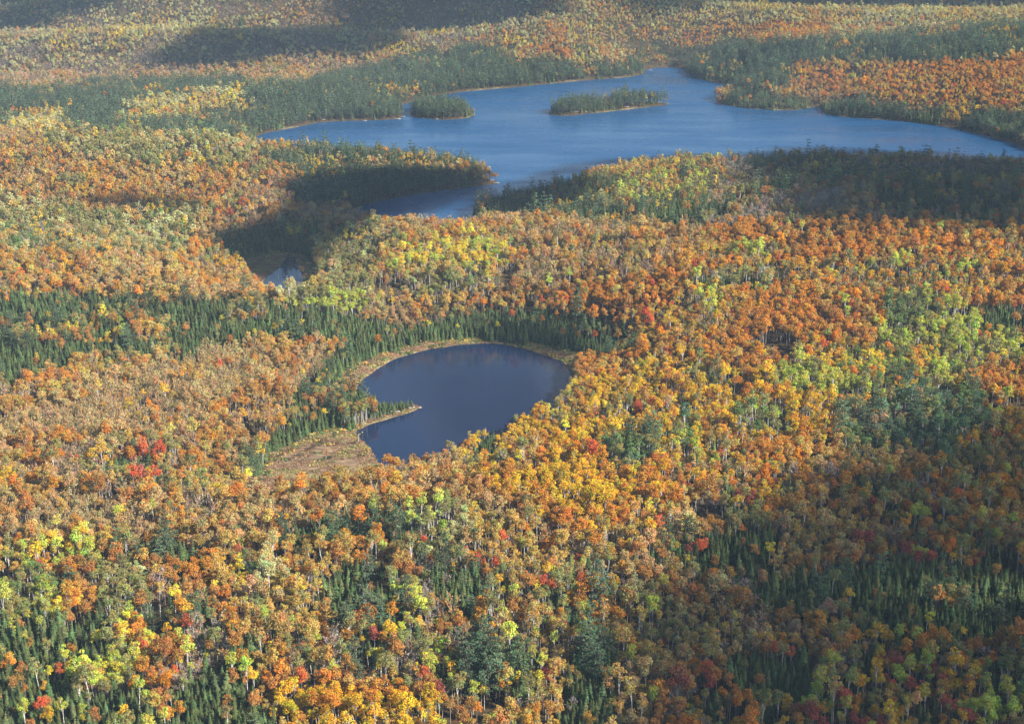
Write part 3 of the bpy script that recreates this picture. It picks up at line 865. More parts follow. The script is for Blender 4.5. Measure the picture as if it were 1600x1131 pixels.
# single trees that stand out: u, v (mid crown), kind, colour, size
HERO = [
    (585, 795, a_, "lime", 1.1), (640, 800, a_, "lime", 1.25), (662, 795, a_, "lime", 1.2), (683, 792, a_, "lime", 1.2), (645, 822, a_, "lime", 1.2), (675, 815, a_, "lime", 1.15), (692, 830, a_, "lime", 1.1),
    (660, 843, m_, "red", .9), (728, 854, m_, "red", .7), (747, 866, m_, "red", .8), (756, 870, m_, "red", .7), (740, 862, m_, "bright_orange", .8), (590, 772, m_, "crimson", .7), (740, 793, b_, "lemon", 1.1),
    (570, 890, p_, "pine", .8), (660, 872, p_, "pine", .75), (700, 870, p_, "pine", .75), (578, 880, p_, "pine", .8),
    (70, 860, a_, "lime", 1.2), (95, 858, a_, "lime", 1.2), (120, 856, a_, "lime", 1.3), (138, 864, a_, "lemon", 1.15), (60, 884, m_, "crimson", 1.0), (8, 866, a_, "lemon", 1.0), (40, 878, a_, "lime", 1.0),
    (92, 948, b_, "lemon", 1.1), (80, 945, m_, "gold", .9), (154, 1000, b_, "lemon", 1.1), (75, 1042, b_, "lemon", .9), (92, 1044, m_, "red", .9), (70, 1062, b_, "lemon", .8), (166, 1045, b_, "lemon", .9), (30, 1055, m_, "rust", .9), (18, 1062, m_, "rust", .9),
    (62, 1098, m_, "red", 1.0), (38, 1112, a_, "lime", 1.1), (75, 1118, m_, "gold", 1.0), (150, 1115, m_, "rust", 1.0), (190, 1110, m_, "gold", .9), (205, 1068, m_, "bright_orange", 1.0), (265, 1068, m_, "bright_orange", 1.1), (215, 1080, a_, "lime", 1.1), (245, 1065, m_, "orange", 1.1), (280, 1105, m_, "orange", .9),
    (272, 938, a_, "lemon", 1.15), (290, 1025, a_, "lime", 1.2), (385, 1055, a_, "lime", 1.2), (365, 1045, a_, "lime", 1.1), (398, 1062, a_, "lemon", 1.1), (470, 1068, m_, "red", 1.2), (520, 1045, a_, "lime", 1.0), (468, 1040, a_, "olive", 1.0),
    (660, 1062, m_, "red", 1.1), (680, 1078, m_, "crimson", 1.1), (585, 992, m_, "crimson", 1.0), (610, 962, m_, "orange", 1.2), (612, 985, m_, "gold", 1.1), (288, 975, m_, "red", 1.1), (210, 750, m_, "red", 1.3), (240, 748, m_, "red", 1.2), (225, 745, m_, "crimson", 1.2), (190, 795, b_, "lemon", 1.0), (185, 800, a_, "lime", 1.0), (240, 796, a_, "lime", 1.0), (260, 798, b_, "lemon", 1.0),
    (410, 895, a_, "pale", 1.2), (400, 920, a_, "pale", 1.2), (420, 908, a_, "pale", 1.3), (390, 882, a_, "olive", 1.1), (580, 855, a_, "olive", 1.2), (80, 728, a_, "olive", 1.4), (70, 725, a_, "olive", 1.2), (180, 690, a_, "olive", 1.2),
    (1090, 852, m_, "red", 1.0), (1075, 855, m_, "crimson", .9), (1100, 848, m_, "red", .9), (1203, 858, b_, "lemon", 1.1), (1328, 935, b_, "lemon", 1.2), (1450, 968, b_, "lemon", 1.1), (1415, 862, m_, "crimson", 1.1), (1435, 868, m_, "crimson", 1.0), (1080, 965, m_, "crimson", .9), (1213, 1010, m_, "red", .9), (1235, 1015, m_, "red", .8), (1105, 1055, m_, "red", 1.2), (1110, 1068, m_, "crimson", 1.0),
    (915, 958, a_, "lime", 1.1), (865, 997, a_, "lime", .9), (905, 990, a_, "lime", 1.1), (1020, 960, a_, "lime", 1.3), (1050, 985, a_, "olive", 1.3), (1060, 970, a_, "olive", 1.3), (1280, 1080, a_, "lime", 1.4), (1305, 1050, a_, "lime", 1.3), (1300, 1070, a_, "olive", 1.1), (1300, 912, a_, "olive", 1.2), (1215, 1104, a_, "olive", 1.1),
    (920, 715, m_, "red", 1.5), (900, 712, m_, "bright_orange", 1.4), (940, 718, m_, "bright_orange", 1.3), (1000, 710, a_, "green", 1.5), (965, 705, a_, "green", 1.5), (1155, 665, a_, "green", 1.6), (1175, 650, a_, "green", 1.7), (1195, 660, a_, "green", 1.5), (1068, 665, a_, "teal", 1.5), (1065, 690, a_, "lime", 1.2), (1085, 705, a_, "lime", 1.2), (1060, 700, a_, "lime", 1.2), (1470, 730, a_, "teal", 1.8),
    (880, 660, b_, "lemon", 1.2), (885, 668, b_, "lemon", 1.2), (862, 668, b_, "gold", 1.0), (1290, 590, b_, "lemon", 1.2), (1360, 566, b_, "lemon", 1.4), (1350, 560, b_, "lemon", 1.3), (1488, 488, a_, "lime", 1.7), (1492, 495, a_, "lime", 1.5), (1480, 482, a_, "lime", 1.4), (1460, 590, a_, "lime", 1.3),
    (1110, 468, a_, "lime", 1.5), (1145, 450, a_, "olive", 1.3), (1165, 435, a_, "olive", 1.4), (1190, 430, a_, "olive", 1.4), (1322, 480, a_, "lime", 1.3), (1320, 495, a_, "lime", 1.2), (1360, 522, m_, "crimson", 1.0), (1530, 523, m_, "red", 1.0), (720, 375, a_, "lemon", 1.5), (735, 372, a_, "lemon", 1.4), (700, 388, a_, "lemon", 1.3), (610, 408, a_, "lime", 1.2), (680, 385, a_, "lemon", 1.3), (670, 395, a_, "lemon", 1.2), (870, 380, a_, "olive", 1.4), (890, 435, a_, "lime", 1.2), (858, 448, a_, "lime", 1.3),
    (550, 600, p_, "pine", 1.0), (572, 618, p_, "pine", .7), (545, 545, p_, "pine", .9), (748, 505, p_, "pine", .9), (400, 720, p_, "pine", .8), (390, 730, p_, "pine", .75), (800, 488, m_, "red", .9), (930, 520, m_, "red", .9), (965, 525, m_, "rust", 1.1), (590, 530, m_, "orange", 1.0), (480, 598, m_, "red", .9), (478, 620, m_, "rust", .9),
    (612, 632, s_, "spruce", .62), (620, 630, s_, "spruce", .66), (628, 630, s_, "spruce", .6), (634, 631, s_, "spruce", .64), (641, 632, s_, "spruce", .58), (600, 630, s_, "spruce", .7), (606, 634, s_, "spruce", .6), (590, 632, s_, "spruce", .8), (592, 640, s_, "spruce", .6),
    (350, 450, s_, "spruce", .9), (735, 1070, p_, "pine", .8), (1320, 900, p_, "pine", .9), (1490, 925, p_, "pine", 1.0), (1375, 890, p_, "pine", .9), (940, 920, m_, "gold", 1.0), (905, 900, m_, "red", .9), (848, 905, m_, "red", .9), (862, 908, m_, "red", .8), (1180, 1000, m_, "orange", .9), (1545, 785, a_, "olive", 1.2), (1530, 815, a_, "lime", 1.2),
]
RW, RH, RS = 1840, 1380, 4                      # raster of the regions: u -120..1720, v -60..1320
rw, rh = RW // RS, RH // RS
RU, RV = np.meshgrid(np.arange(rw) * RS - 120 + RS / 2, np.arange(rh) * RS - 60 + RS / 2)
RAST = np.full(RU.shape, PALN.index("tan"), np.int16)
for name, poly in REGION:
    RAST[inside(RU, RV, poly)] = PALN.index(name)
SHRAST = np.zeros(RU.shape, bool)
for poly in SHADOWS:
    SHRAST |= inside(RU, RV, poly)


def lookup(raster, u, v):
    u, v = np.clip(u, -94, 1694), np.clip(v, -40, 1240)
    return raster[np.clip(((v + 60) / RS).astype(int), 0, rh - 1), np.clip(((u + 120) / RS).astype(int), 0, rw - 1)]


def candidates(spacing, ymin, ymax, seed):
    r = np.random.default_rng(seed)
    X = []
    y = ymin
    row = 0
    while y < ymax:
        half = y * 0.50 + 60
        x = np.arange(-half, half, spacing) + (row % 2) * spacing / 2
        X.append(np.stack([x, np.full(len(x), y)], 1))
        y += spacing * 0.87
        row += 1
    P = np.concatenate(X)
    P += r.uniform(-.42, .42, P.shape) * spacing
    return P


def place(P, seed, dense):
    """choose a tree for each candidate point; dense keeps only the spruce stands, otherwise only the rest"""
    r = np.random.default_rng(seed)
    x, y = P[:, 0], P[:, 1]
    z, sd, dp, flat = terrain(x, y, True)
    u, v, d = project(x, y, z + 9)
    keep = (u > -420) & (u < 2020) & (v > -60) & (v < 1420) & (sd > np.where(dp < 30, 2.2, 0.5))
    for m in MARSH:
        keep &= sdist(x, y, m) + 5 * fbm(x, y, 14, 2, 8) > 1.0
    keep &= sdist(x, y, MARSH_BACK) > 0
    keep &= (fbm(x, y, 17, 2, 91) < .50) | (sd < 25)      # small openings in the canopy
    x, y, z, u, v, d, sd = (q[keep] for q in (x, y, z, u, v, d, sd))
    wob = np.clip(d / 600, .6, 1.2)
    uj = u + 22 * fbm(x, y, 45, 3, 21) / wob + r.normal(size=len(x)) * 5
    vj = v + 13 * fbm(x, y, 45, 3, 31) / wob + r.normal(size=len(x)) * 3
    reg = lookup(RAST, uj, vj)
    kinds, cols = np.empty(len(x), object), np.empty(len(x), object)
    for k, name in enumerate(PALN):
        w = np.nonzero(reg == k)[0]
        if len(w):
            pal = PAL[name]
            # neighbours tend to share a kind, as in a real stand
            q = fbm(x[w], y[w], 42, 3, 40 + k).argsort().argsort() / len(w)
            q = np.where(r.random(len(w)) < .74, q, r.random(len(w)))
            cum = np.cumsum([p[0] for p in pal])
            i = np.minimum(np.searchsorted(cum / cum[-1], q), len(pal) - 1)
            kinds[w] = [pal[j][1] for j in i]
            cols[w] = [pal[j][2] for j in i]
    con = np.isin(reg, [PALN.index("spruce"), PALN.index("sprucelow")])
    semi = np.isin(reg, [PALN.index("sprucemix"), PALN.index("pineshore")])
    # a lone conifer fringe along the lake shores
    sel = con | (semi & np.isin(kinds, [s_, p_])) if dense else ~con & ~(semi & (np.isin(kinds, [s_, p_]) | (r.random(len(x)) < .35)))
    return [q[sel] for q in (x, y, z, u, v, d, kinds, cols)]


batches = []
for sp, y0, y1, dense, seed in ((3.65, 440, 1400, False, 1), (4.0, 1400, 2350, False, 2), (4.9, 2350, 3900, False, 3), (2.45, 440, 1500, True, 4), (3.8, 1500, 2350, True, 5), (6.5, 2350, 3900, True, 6)):
    batches.append(place(candidates(sp, y0 - 60 if y0 == 440 else y0, y1, seed), 50 + seed, dense))
TX, TY, TZ, TU, TV, TD, TK, TC = (np.concatenate([b[i] for b in batches]) for i in range(8))
TS = (np.exp(rng.normal(-.22, 0.21, len(TX))) * np.where(rng.random(len(TX)) < .07, 1.3, 1.0) * np.where(TK == 'spruce_tree', 1.05, 1.0)).clip(.48, 1.5)
TS *= np.where(TY > 2350, 0.92, np.where((TY > 1450) & (TK == 'pine_tree'), .85, 1.0))
hero_xy = np.stack(at_ground([(h[0], h[1]) for h in HERO], 10.0), 1)
hero_ok = land_sd(hero_xy[:, 0], hero_xy[:, 1])[0] > 2
keep = np.ones(len(TX), bool)
for (hx, hy), ok in zip(hero_xy, hero_ok):
    if ok:
        keep &= (TX - hx) ** 2 + (TY - hy) ** 2 > 3.2 ** 2
TS = np.where(sdist(TX, TY, POND) < 40, np.minimum(TS, .88), TS)
TS[(TU > 588) & (TU < 675) & (TV > 600) & (TV < 655) & (TX < -50)] *= .5
TX, TY, TZ, TU, TV, TD, TK, TC, TS = (q[keep] for q in (TX, TY, TZ, TU, TV, TD, TK, TC, TS))
hx, hy = hero_xy[hero_ok].T
hz = terrain(hx, hy)
hu, hv, hd = project(hx, hy, hz + 9)
hh = [h for h, ok in zip(HERO, hero_ok) if ok]
TX, TY, TZ, TU, TV, TD = np.r_[TX, hx], np.r_[TY, hy], np.r_[TZ, hz], np.r_[TU, hu], np.r_[TV, hv], np.r_[TD, hd]
TK, TC, TS = np.r_[TK, np.array([h[2] for h in hh], object)], np.r_[TC, np.array([h[3] for h in hh], object)], np.r_[TS, [h[4] for h in hh]]
IS_HERO = np.r_[np.zeros(len(TX) - len(hh), bool), np.ones(len(hh), bool)]
N = len(TX)
base = np.array([RGB[c] for c in TC])
jit = rng.normal(1.0, np.where(np.isin(TK, ['spruce_tree', 'pine_tree']), .26, .14)[:, None], (N, 1)).clip(.5, 1.6) * rng.normal(1.0, 0.06, (N, 3)).clip(.8, 1.2)
TINT = (base * jit).clip(0.01, 0.8)
TVAR = rng.integers(0, NV, N)
FAR = TD > 1250
TVAR = np.where(FAR, NV + TVAR % NF, TVAR)
TROT = rng.random(N) * 6.283
TSHADE = lookup(SHRAST, TU, TV)
print("trees", N, {k: int((TK == k).sum()) for k in KINDS})

# ------------------------------------------------------------------ which trees show largest: a quick depth-ordered look
W2, H2 = 800, 566
IDB = np.full((H2, W2), -1, np.int32)
near = np.nonzero((TV > 380) & (TV < 1180) & (TU > -20) & (TU < 1620) & (TD < 1250))[0]
near = near[np.argsort(TD[near])]
CW = {"maple_tree": 2.4, "birch_tree": 1.7, "aspen_tree": 2.4, "spruce_tree": 1.5, "pine_tree": 3.2, "bare_tree": 1.9}
TOPZ = {k: float(np.mean(K["height"])) for k, K in KINDS.items()}
LOWZ = {"maple_tree": 6, "birch_tree": 7, "aspen_tree": 7, "spruce_tree": 1, "pine_tree": 6, "bare_tree": 6}
for t in near:
    k = TK[t]
    u0, v0, d0 = project(TX[t], TY[t], TZ[t] + TOPZ[k] * TS[t])
    _, v1, _ = project(TX[t], TY[t], TZ[t] + LOWZ[k] * TS[t])
    w = CW[k] * TS[t] * FPX / d0 / 2
    a0, a1 = max(0, int(u0 / 2 - w)), min(W2, int(u0 / 2 + w) + 1)
    b0, b1 = max(0, int(v0 / 2)), min(H2, int(v1 / 2) + 1)
    if a1 > a0 and b1 > b0:
        q = IDB[b0:b1, a0:a1]
        q[q < 0] = t
cnt = np.bincount(IDB[IDB >= 0], minlength=N)
PER_KIND = 290
solo = np.zeros(N, bool)
for k in KINDS:
    c = np.nonzero((TK == k) & (cnt > 6) & ~FAR & (TU > 6) & (TU < 1594) & (TV > 0) & (TV < 1120))[0]
    c = c[np.argsort(-cnt[c])][:PER_KIND]
    solo[c] = True
print("single trees", {k: int((solo & (TK == k)).sum()) for k in KINDS})

# ------------------------------------------------------------------ single trees: thing > crown, trunk
ONES = "zero one two three four five six seven eight nine ten eleven twelve thirteen fourteen fifteen sixteen seventeen eighteen nineteen".split()
TENS = "x x twenty thirty forty fifty sixty seventy eighty ninety".split()


def num(n):
    n = int(n)
    if n < 20:
        return ONES[n]
    return "hundred" if n >= 100 else TENS[n // 10] + ("-" + ONES[n % 10] if n % 10 else "")


LOOK = {"orange": "orange", "bright_orange": "vivid orange", "rust": "rust-brown", "gold": "golden", "ochre": "ochre", "tan": "tan", "pink": "pinkish brown", "red": "red", "crimson": "crimson",
        "lemon": "lemon-yellow", "lime": "yellow-green", "pale": "pale green", "olive": "olive-green", "green": "green", "teal": "blue-green", "spruce": "dark green", "pine": "blue-green", "grey": "grey"}
GROUP = {"maple_tree": "maples standing in the autumn forest", "birch_tree": "birches standing in the autumn forest", "aspen_tree": "aspens standing in the autumn forest",
         "spruce_tree": "spruces standing in the autumn forest", "pine_tree": "pines standing in the autumn forest", "bare_tree": "bare trees standing in the autumn forest"}
si = np.nonzero(solo)[0]
labels = set()
protos = {}
for t in si:
    k, K, vi = TK[t], KINDS[TK[t]], int(TVAR[t])
    dd = (TX - TX[t]) ** 2 + (TY - TY[t]) ** 2
    dd[t] = 1e9
    j = int(np.argmin(np.where((TK != k) | (TC != TC[t]), dd, 1e9)))
    nb = LOOK[TC[j]] + " " + TK[j].split("_")[0]
    if TK[j] == "bare_tree":
        nb = "leafless tree"
    size = "small " if TS[t] < .82 else "large " if TS[t] > 1.17 else ""
    shade = "shaded " if TSHADE[t] else ""
    word = {"bare_tree": "thin-leaved tree"}.get(k, k.split("_")[0])
    place_ = "%s percent across, %s percent up" % (num(round(TU[t] / 16)), num(round((1131 - TV[t]) / 11.31)))
    lab = "%s%s%s %s by %s, %s" % (size, shade, LOOK[TC[t]], word, nb, place_)
    if lab in labels:
        lab = "%s%s%s %s before %s, %s" % (size, shade, LOOK[TC[t]], word, nb, place_)
    labels.add(lab)
    key = (k, vi)
    if key not in protos:
        e = bpy.data.objects.new(k, None)
        COL.objects.link(e)
        e.empty_display_size = 1.0
        c = link("crown", K["crown"][vi], e)
        w = link("trunk", K["trunk"][vi], e)
        e["category"], e["group"] = K["cat"], GROUP[k]
        protos[key] = (e, c, w)
    else:
        e0, c0, w0 = protos[key]
        e, c, w = e0.copy(), c0.copy(), w0.copy()
        for o in (e, c, w):
            COL.objects.link(o)
        c.parent = w.parent = e
    e["label"] = lab
    e.location = (TX[t], TY[t], TZ[t])
    e.rotation_euler = (0.07 * math.sin(t * 1.7), 0.07 * math.cos(t * 2.3), TROT[t])
    e.scale = (TS[t],) * 3
    c["tint"] = [float(q) for q in TINT[t]]

# ------------------------------------------------------------------ the rest of each kind: one stand per kind
STAND = {"maple_tree": ("maple_forest", "orange and rust maples covering the slopes"), "birch_tree": ("birch_forest", "golden birches mixed through the forest"), "aspen_tree": ("aspen_forest", "yellow-green aspens in patches over the slopes"),
         "spruce_tree": ("spruce_forest", "dark spruces in belts and round the pond"), "pine_tree": ("pine_forest", "blue-green pines along the lake shores and islands"), "bare_tree": ("bare_forest", "grey leafless trees thinning the canopy")}


def scatter(name, label, pts, tint, var, rot, scl, coll):
    me = bpy.data.meshes.new(name)
    me.vertices.add(len(pts))
    me.vertices.foreach_set("co", np.asarray(pts, np.float32).ravel())
    me.attributes.new("tint", 'FLOAT_VECTOR', 'POINT').data.foreach_set("vector", np.asarray(tint, np.float32).ravel())
    me.attributes.new("var", 'INT', 'POINT').data.foreach_set("value", np.asarray(var, np.int32))
    r3 = np.random.default_rng(len(pts)).normal(0, 0.035, (len(pts), 3)).astype(np.float32)
    r3[:, 2] = rot
    me.attributes.new("rot", 'FLOAT_VECTOR', 'POINT').data.foreach_set("vector", r3.ravel())
    me.attributes.new("scl", 'FLOAT', 'POINT').data.foreach_set("value", np.asarray(scl, np.float32))
    o = link(name, me)
    o["kind"], o["label"] = "stuff", label
    g = bpy.data.node_groups.new(name, 'GeometryNodeTree')
    g.interface.new_socket("Geometry", in_out='INPUT', socket_type='NodeSocketGeometry')
    g.interface.new_socket("Geometry", in_out='OUTPUT', socket_type='NodeSocketGeometry')
    gi, go = g.nodes.new("NodeGroupInput"), g.nodes.new("NodeGroupOutput")
    ci = g.nodes.new("GeometryNodeCollectionInfo")
    ci.inputs["Collection"].default_value = coll
    ci.inputs["Separate Children"].default_value = True
    ci.inputs["Reset Children"].default_value = True
    ip = g.nodes.new("GeometryNodeInstanceOnPoints")
    ip.inputs["Pick Instance"].default_value = True

    def attr(nm, ty):
        a = g.nodes.new("GeometryNodeInputNamedAttribute")
        a.data_type = ty
        a.inputs["Name"].default_value = nm
        return [s for s in a.outputs if s.enabled and s.name == "Attribute"][0]

    g.links.new(gi.outputs[0], ip.inputs["Points"])
    g.links.new(ci.outputs[0], ip.inputs["Instance"])
    g.links.new(attr("var", 'INT'), ip.inputs["Instance Index"])
    e2r = g.nodes.new("FunctionNodeEulerToRotation")
    g.links.new(attr("rot", 'FLOAT_VECTOR'), e2r.inputs[0])
    g.links.new(e2r.outputs[0], ip.inputs["Rotation"])
    g.links.new(attr("scl", 'FLOAT'), ip.inputs["Scale"])
    g.links.new(ip.outputs[0], go.inputs[0])
    md = o.modifiers.new("scatter", 'NODES')
    md.node_group = g
    return o


for k, (nm, lab) in STAND.items():
    w = np.nonzero((TK == k) & ~solo)[0]
    scatter(nm, lab, np.stack([TX[w], TY[w], TZ[w]], 1), TINT[w], TVAR[w], TROT[w], TS[w], KINDS[k]["coll"])

# ------------------------------------------------------------------ bog sedge tufts
sedge_c = bpy.data.collections.new("sedge_library")
for i in range(3):
    r = np.random.default_rng(300 + i)
    n = 26
    C = r.normal(size=(n, 3)) * np.array([.55, .55, .12]) + np.array([0, 0, .22])
    v_, f_ = quads(C, r.normal(size=(n, 3)) * .8 + np.array([0, 0, .7]), .22 * r.uniform(.6, 1.4, n), r)
    sedge_c.objects.link(bpy.data.objects.new("sedge_source_%02d" % i, make_mesh("sedge", v_, f_, [M_LEAF])))
P = []
for m in MARSH + [MARSH_BACK]:
    lo, hi = m.min(0), m.max(0)
    q = rng.uniform(lo, hi, (int((hi - lo).prod() / 2.2), 2))
    P.append(q[inside(q[:, 0], q[:, 1], m)])
P = np.concatenate(P)
ang = rng.random(5000) * len(POND)
e0 = POND[ang.astype(int) % len(POND)]
P = np.concatenate([P, e0 + rng.normal(size=(5000, 2)) * 2.6])
pz, psd, _, _ = terrain(P[:, 0], P[:, 1], True)
wet = fbm(P[:, 0] * .6, P[:, 1] * 1.5, 9, 3, 77)
ok = (psd > 0.6) & (wet > -.32)
P, pz, wet = P[ok], pz[ok], wet[ok]
tc_ = np.where((wet > .12)[:, None], (0.36, 0.29, 0.12), np.where((rng.random(len(P)) < .5)[:, None], (0.36, 0.23, 0.13), (0.30, 0.18, 0.11))) * rng.normal(1, .15, (len(P), 1)).clip(.6, 1.4)
scatter("sedge_grass", "tan sedge covering the bog around the pond", np.c_[P, pz], tc_, rng.integers(0, 3, len(P)), rng.random(len(P)) * 6.28, rng.uniform(.6, 1.5, len(P)), sedge_c)


# low shrubs where the bog meets the trees
P = []
for m in MARSH + [MARSH_BACK]:
    e0 = m[(rng.random(260) * len(m)).astype(int)]
    P.append(e0 + rng.normal(size=(260, 2)) * 3.0)
    lo, hi = m.min(0), m.max(0)
    q = rng.uniform(lo, hi, (int((hi - lo).prod() / 90), 2))
    P.append(q[inside(q[:, 0], q[:, 1], m)])
P = np.concatenate(P)
pz, psd, _, _ = terrain(P[:, 0], P[:, 1], True)
P, pz = P[psd > 1.2], pz[psd > 1.2]
sc3 = np.array([RGB["olive"], RGB["spruce"], RGB["green"], RGB["ochre"]])[rng.integers(0, 4, len(P))] * rng.normal(1, .15, (len(P), 1)).clip(.6, 1.4)
scatter("bog_shrubs", "low olive shrubs along the bog edge", np.c_[P, pz], sc3, rng.integers(0, 3, len(P)), rng.random(len(P)) * 6.28, rng.uniform(1.2, 3.0, len(P)), sedge_c)

# bleached dead trunks by the water
SNAGS = [(612, 742, 9, "bleached dead trunk leaning at the pond's near shore"), (620, 744, 11, "tallest bleached dead trunk among the golden birches below the pond"), (628, 743, 8, "short bleached snag beside the tallest dead trunk below the pond"),
         (640, 746, 10, "bleached snag nearest the pond's bottom corner"), (664, 738, 9, "lone pale snag between pond and golden trees"), (436, 442, 9, "dead trunk standing in the shaded creek marsh"), (448, 446, 8, "second dead trunk beside the creek's open water"), (470, 440, 8, "dead trunk at the dark spruce edge of the creek marsh"), (560, 690, 5, "small dead stub on the brown bog by the pond"), (760, 690, 9, "grey snag beside the dark spruces on the pond's right bank")]
for i, (u, v, hgt, lab) in enumerate(SNAGS):
    r = np.random.default_rng(900 + i)
    x, y = (float(q[0]) for q in at_ground([(u, v)], 0.0))
    z = float(terrain(np.array([x]), np.array([y]))[0])
    e = bpy.data.objects.new("dead_tree", None)
    COL.objects.link(e)
    e.location = (x, y, z)
    e["label"], e["category"], e["group"] = lab, "dead tree", "bleached snags by the water"
    l0, l1 = r.normal(size=2) * .06 * hgt
    tv, tf = tube([(0, 0, -.6), (l0 * .5, l1 * .5, hgt * .5), (l0, l1, hgt)], [.24, .17, .05], 6)
    link("trunk", make_mesh("dead_trunk", tv, tf, [M_BIRCH]), e)
    bp_ = []
    for j in range(5):
        f_ = r.uniform(.45, .92)
        an = r.random() * 6.28
        ln = r.uniform(.8, 2.0) * (1.2 - f_)
        p0 = np.array([l0 * f_, l1 * f_, hgt * f_])
        bp_.append(tube([p0, p0 + np.array([math.cos(an) * ln, math.sin(an) * ln, ln * .5])], [.07, .02], 4))
    bv, bf = join(bp_)
    link("branches", make_mesh("dead_branches", bv, bf, [M_BIRCH]), e)

# ------------------------------------------------------------------ pale boulders on the points and island ends
def boulder(seed):
    r = np.random.default_rng(seed)
    import bmesh
    bm = bmesh.new()
    bmesh.ops.create_icosphere(bm, subdivisions=2, radius=1.0)
    k = r.uniform(.7, 1.3, 3)
    ph = r.random(6) * 6
    for v in bm.verts:
        c = v.co
        n = 1 + .18 * math.sin(2.3 * c.x + ph[0]) * math.cos(2.9 * c.y + ph[1]) + .12 * math.sin(4.1 * c.z + ph[2] + 2 * c.x)
        v.co = Vector((c.x * k[0] * 1.3 * n, c.y * k[1] * n, c.z * .55 * k[2] * n))
    me = bpy.data.meshes.new("shore_rock")
    bm.to_mesh(me)
    bm.free()
    me.materials.append(M_ROCK)
    return me


ROCKS = [(586, 641, 1.6, "squat pale boulder among the spruces on the pond's point"), (592, 650, 2.0, "broad pale boulder half way along the pond point's lit edge"), (600, 650, 1.3, "small pale boulder between two larger ones on the pond point"),
         (610, 648, 2.2, "long whitish rock on the waterline of the pond point"), (622, 646, 1.4, "small whitish rock nearer the tip of the pond point"), (641, 640, 2.0, "bright white rock close to the tip of the pond point"), (654, 637, 1.5, "last low rock at the very tip of the pond point"),
         (569, 664, 1.3, "small rock where the pond point meets the brown bog"),
         (705, 183, 4.2, "wide bare ledge on the smaller lake island's lit shore"), (718, 181, 5.0, "largest pale ledge near the smaller island's open end"), (730, 180, 4.6, "pale ledge next to the tip of the smaller lake island"), (738, 179, 3.6, "low rock ending the smaller lake island"),
         (662, 185, 2.4, "small rock below the trees of the smaller lake island"), (683, 187, 2.6, "single pale rock midway under the smaller lake island"),
         (622, 186, 3.6, "pale ledge at the end of the wooded spit beside the smaller island"), (629, 183, 3.0, "outermost rock of the wooded spit beside the smaller island"), (570, 189, 3.0, "pale rock on the shore halfway along the wooded spit"),
         (900, 178, 4.6, "pale ledge under the long narrow lake island"), (915, 177, 4.0, "second ledge under the long lake island, beside the wider one"), (980, 170, 3.0, "small rock on the long island's front shore"), (1030, 164, 3.6, "low pale rock on the long island's bare tail"), (1042, 163, 3.0, "last rock at the end of the long island's bare tail"),
         (860, 178, 3.2, "dark-sided rock at the blunt end of the long island"), (768, 286, 3.6, "rock spit off the shaded peninsula's tip"), (776, 287, 2.8, "outermost rock off the shaded peninsula's tip"), (1118, 161, 3.4, "rocky tip of the far wooded spit across the lake"), (1016, 110, 3.6, "pale rock where the lake narrows below the far pines"),
         (505, 190, 3.4, "pale rock on the far shore at the lake's narrow end")]
bm_pool = [boulder(i) for i in range(5)]
for i, (u, v, s, lab) in enumerate(ROCKS):
    x, y = at_plane([(u, v)])[0]
    o = link("shore_rock", bm_pool[i % 5])
    z = float(terrain(np.array([x]), np.array([y]))[0])
    o.location = (x, y, max(z, -0.15) + .1 * s)
    lk = 1.0 if y < 1200 else 0.55
    o.scale = (s * (1.0 if lk == 1.0 else 1.3) * lk, s * .7 * lk, s * .45 * lk)
    o.rotation_euler = (0, 0, 0.15 * (i % 7) - .4)
    o["label"], o["category"], o["group"] = lab, "rock", "pale rocks along the shores"

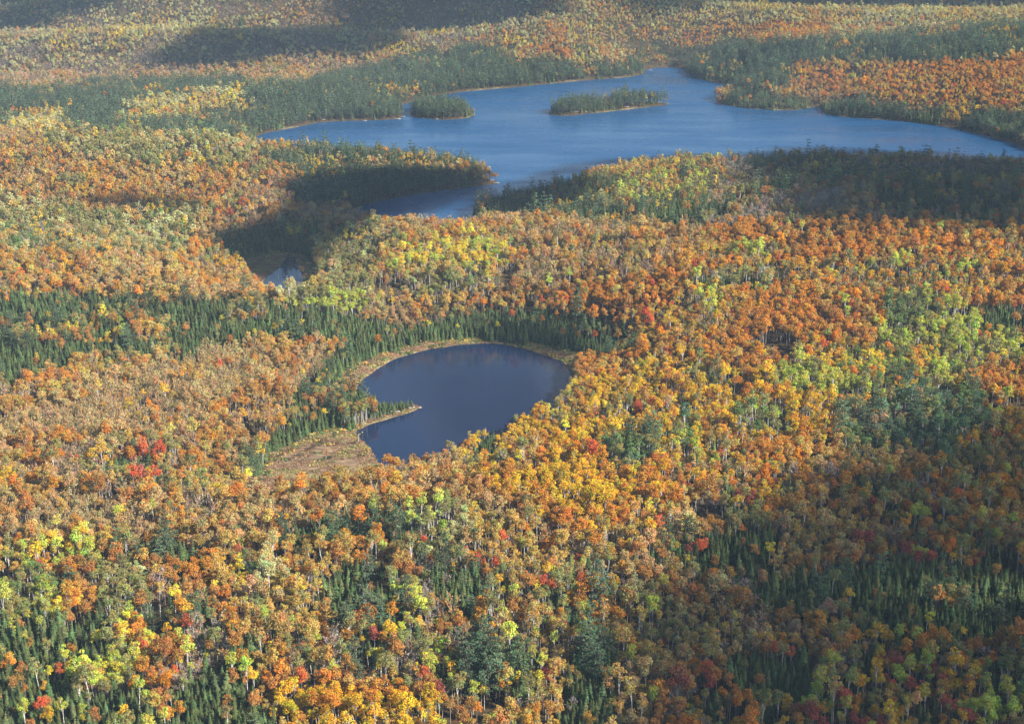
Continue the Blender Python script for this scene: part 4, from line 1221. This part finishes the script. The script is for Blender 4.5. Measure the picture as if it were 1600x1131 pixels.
# ------------------------------------------------------------------ clouds (overhead, outside the picture) that shade the slopes
CV, CF, CM, cn = [], [], [], 0
import bmesh
bmi = bmesh.new()
bmesh.ops.create_icosphere(bmi, subdivisions=2, radius=1.0)
iv = np.array([v.co[:] for v in bmi.verts])
fi = np.array([[v.index for v in f.verts] for f in bmi.faces])
bmi.free()
el_s = math.sin(SUN_EL)
for q, poly in enumerate(SHADOWS):
    gx, gy = at_ground(poly, 9.0)
    g = np.stack([gx, gy], 1)
    area = 0.5 * abs(np.sum(gx * np.roll(gy, -1) - gy * np.roll(gx, -1)))
    span = math.sqrt(area)
    rad = float(np.clip(span * .07, 9, 34))
    lo, hi = g.min(0), g.max(0)
    xs, ys_ = np.meshgrid(np.arange(lo[0], hi[0], rad * (.72 if q == 0 or q > 3 else .55)), np.arange(lo[1], hi[1], rad * (.72 if q == 0 or q > 3 else .55)))
    p = np.stack([xs.ravel(), ys_.ravel()], 1) + rng.uniform(-.3, .3, (xs.size, 2)) * rad
    d = -sdist(p[:, 0], p[:, 1], g) + rad * .5 * fbm(p[:, 0], p[:, 1], rad * 4, 2, 60)
    p = p[(d > rad * .55) & ((q != 0) | (fbm(p[:, 0], p[:, 1], 75, 2, 66) < .38))]
    for c in p:
        t = (rng.uniform(820, 820 + 2.2 * rad + 30)) / el_s
        ctr = np.array([c[0], c[1], 10.0]) + SUN * t
        r_ = rad * rng.uniform(.75, 1.12)
        wob = 1 + .14 * np.sin(iv @ rng.normal(size=3) * 3 + rng.random() * 6)
        CV.append(ctr + iv * wob[:, None] * r_)
        CF.append(fi + cn)
        CM += [1 if q in (0, 4, 9) else 0] * len(fi)
        cn += len(iv)
clouds = link("clouds", make_mesh("clouds", np.concatenate(CV), np.concatenate(CF), [M_CLOUD, M_THIN], CM, smooth=True))
clouds["kind"], clouds["label"] = "stuff", "broken white clouds drifting above the forest"

# ------------------------------------------------------------------ haze
M_HAZE, nt, out = new_mat("haze_air")
pv = nd(nt, "ShaderNodeVolumePrincipled")
pv.inputs["Color"].default_value = (0.55, 0.76, 1.0, 1)
pv.inputs["Density"].default_value = 0.00005
pv.inputs["Anisotropy"].default_value = -0.15
nt.links.new(pv.outputs[0], out.inputs["Volume"])
x0, x1, y0, y1, z0, z1 = -23500, 23500, -600, 14800, -4.2, 420
hv_ = [(x0, y0, z0), (x1, y0, z0), (x1, y1, z0), (x0, y1, z0), (x0, y0, z1), (x1, y0, z1), (x1, y1, z1), (x0, y1, z1)]
hf_ = [(3, 2, 1, 0), (4, 5, 6, 7), (0, 1, 5, 4), (1, 2, 6, 5), (2, 3, 7, 6), (3, 0, 4, 7)]
haze = link("haze", make_mesh("haze", hv_, hf_, [M_HAZE]))
haze["kind"], haze["label"] = "stuff", "pale blue autumn haze over the far hills"
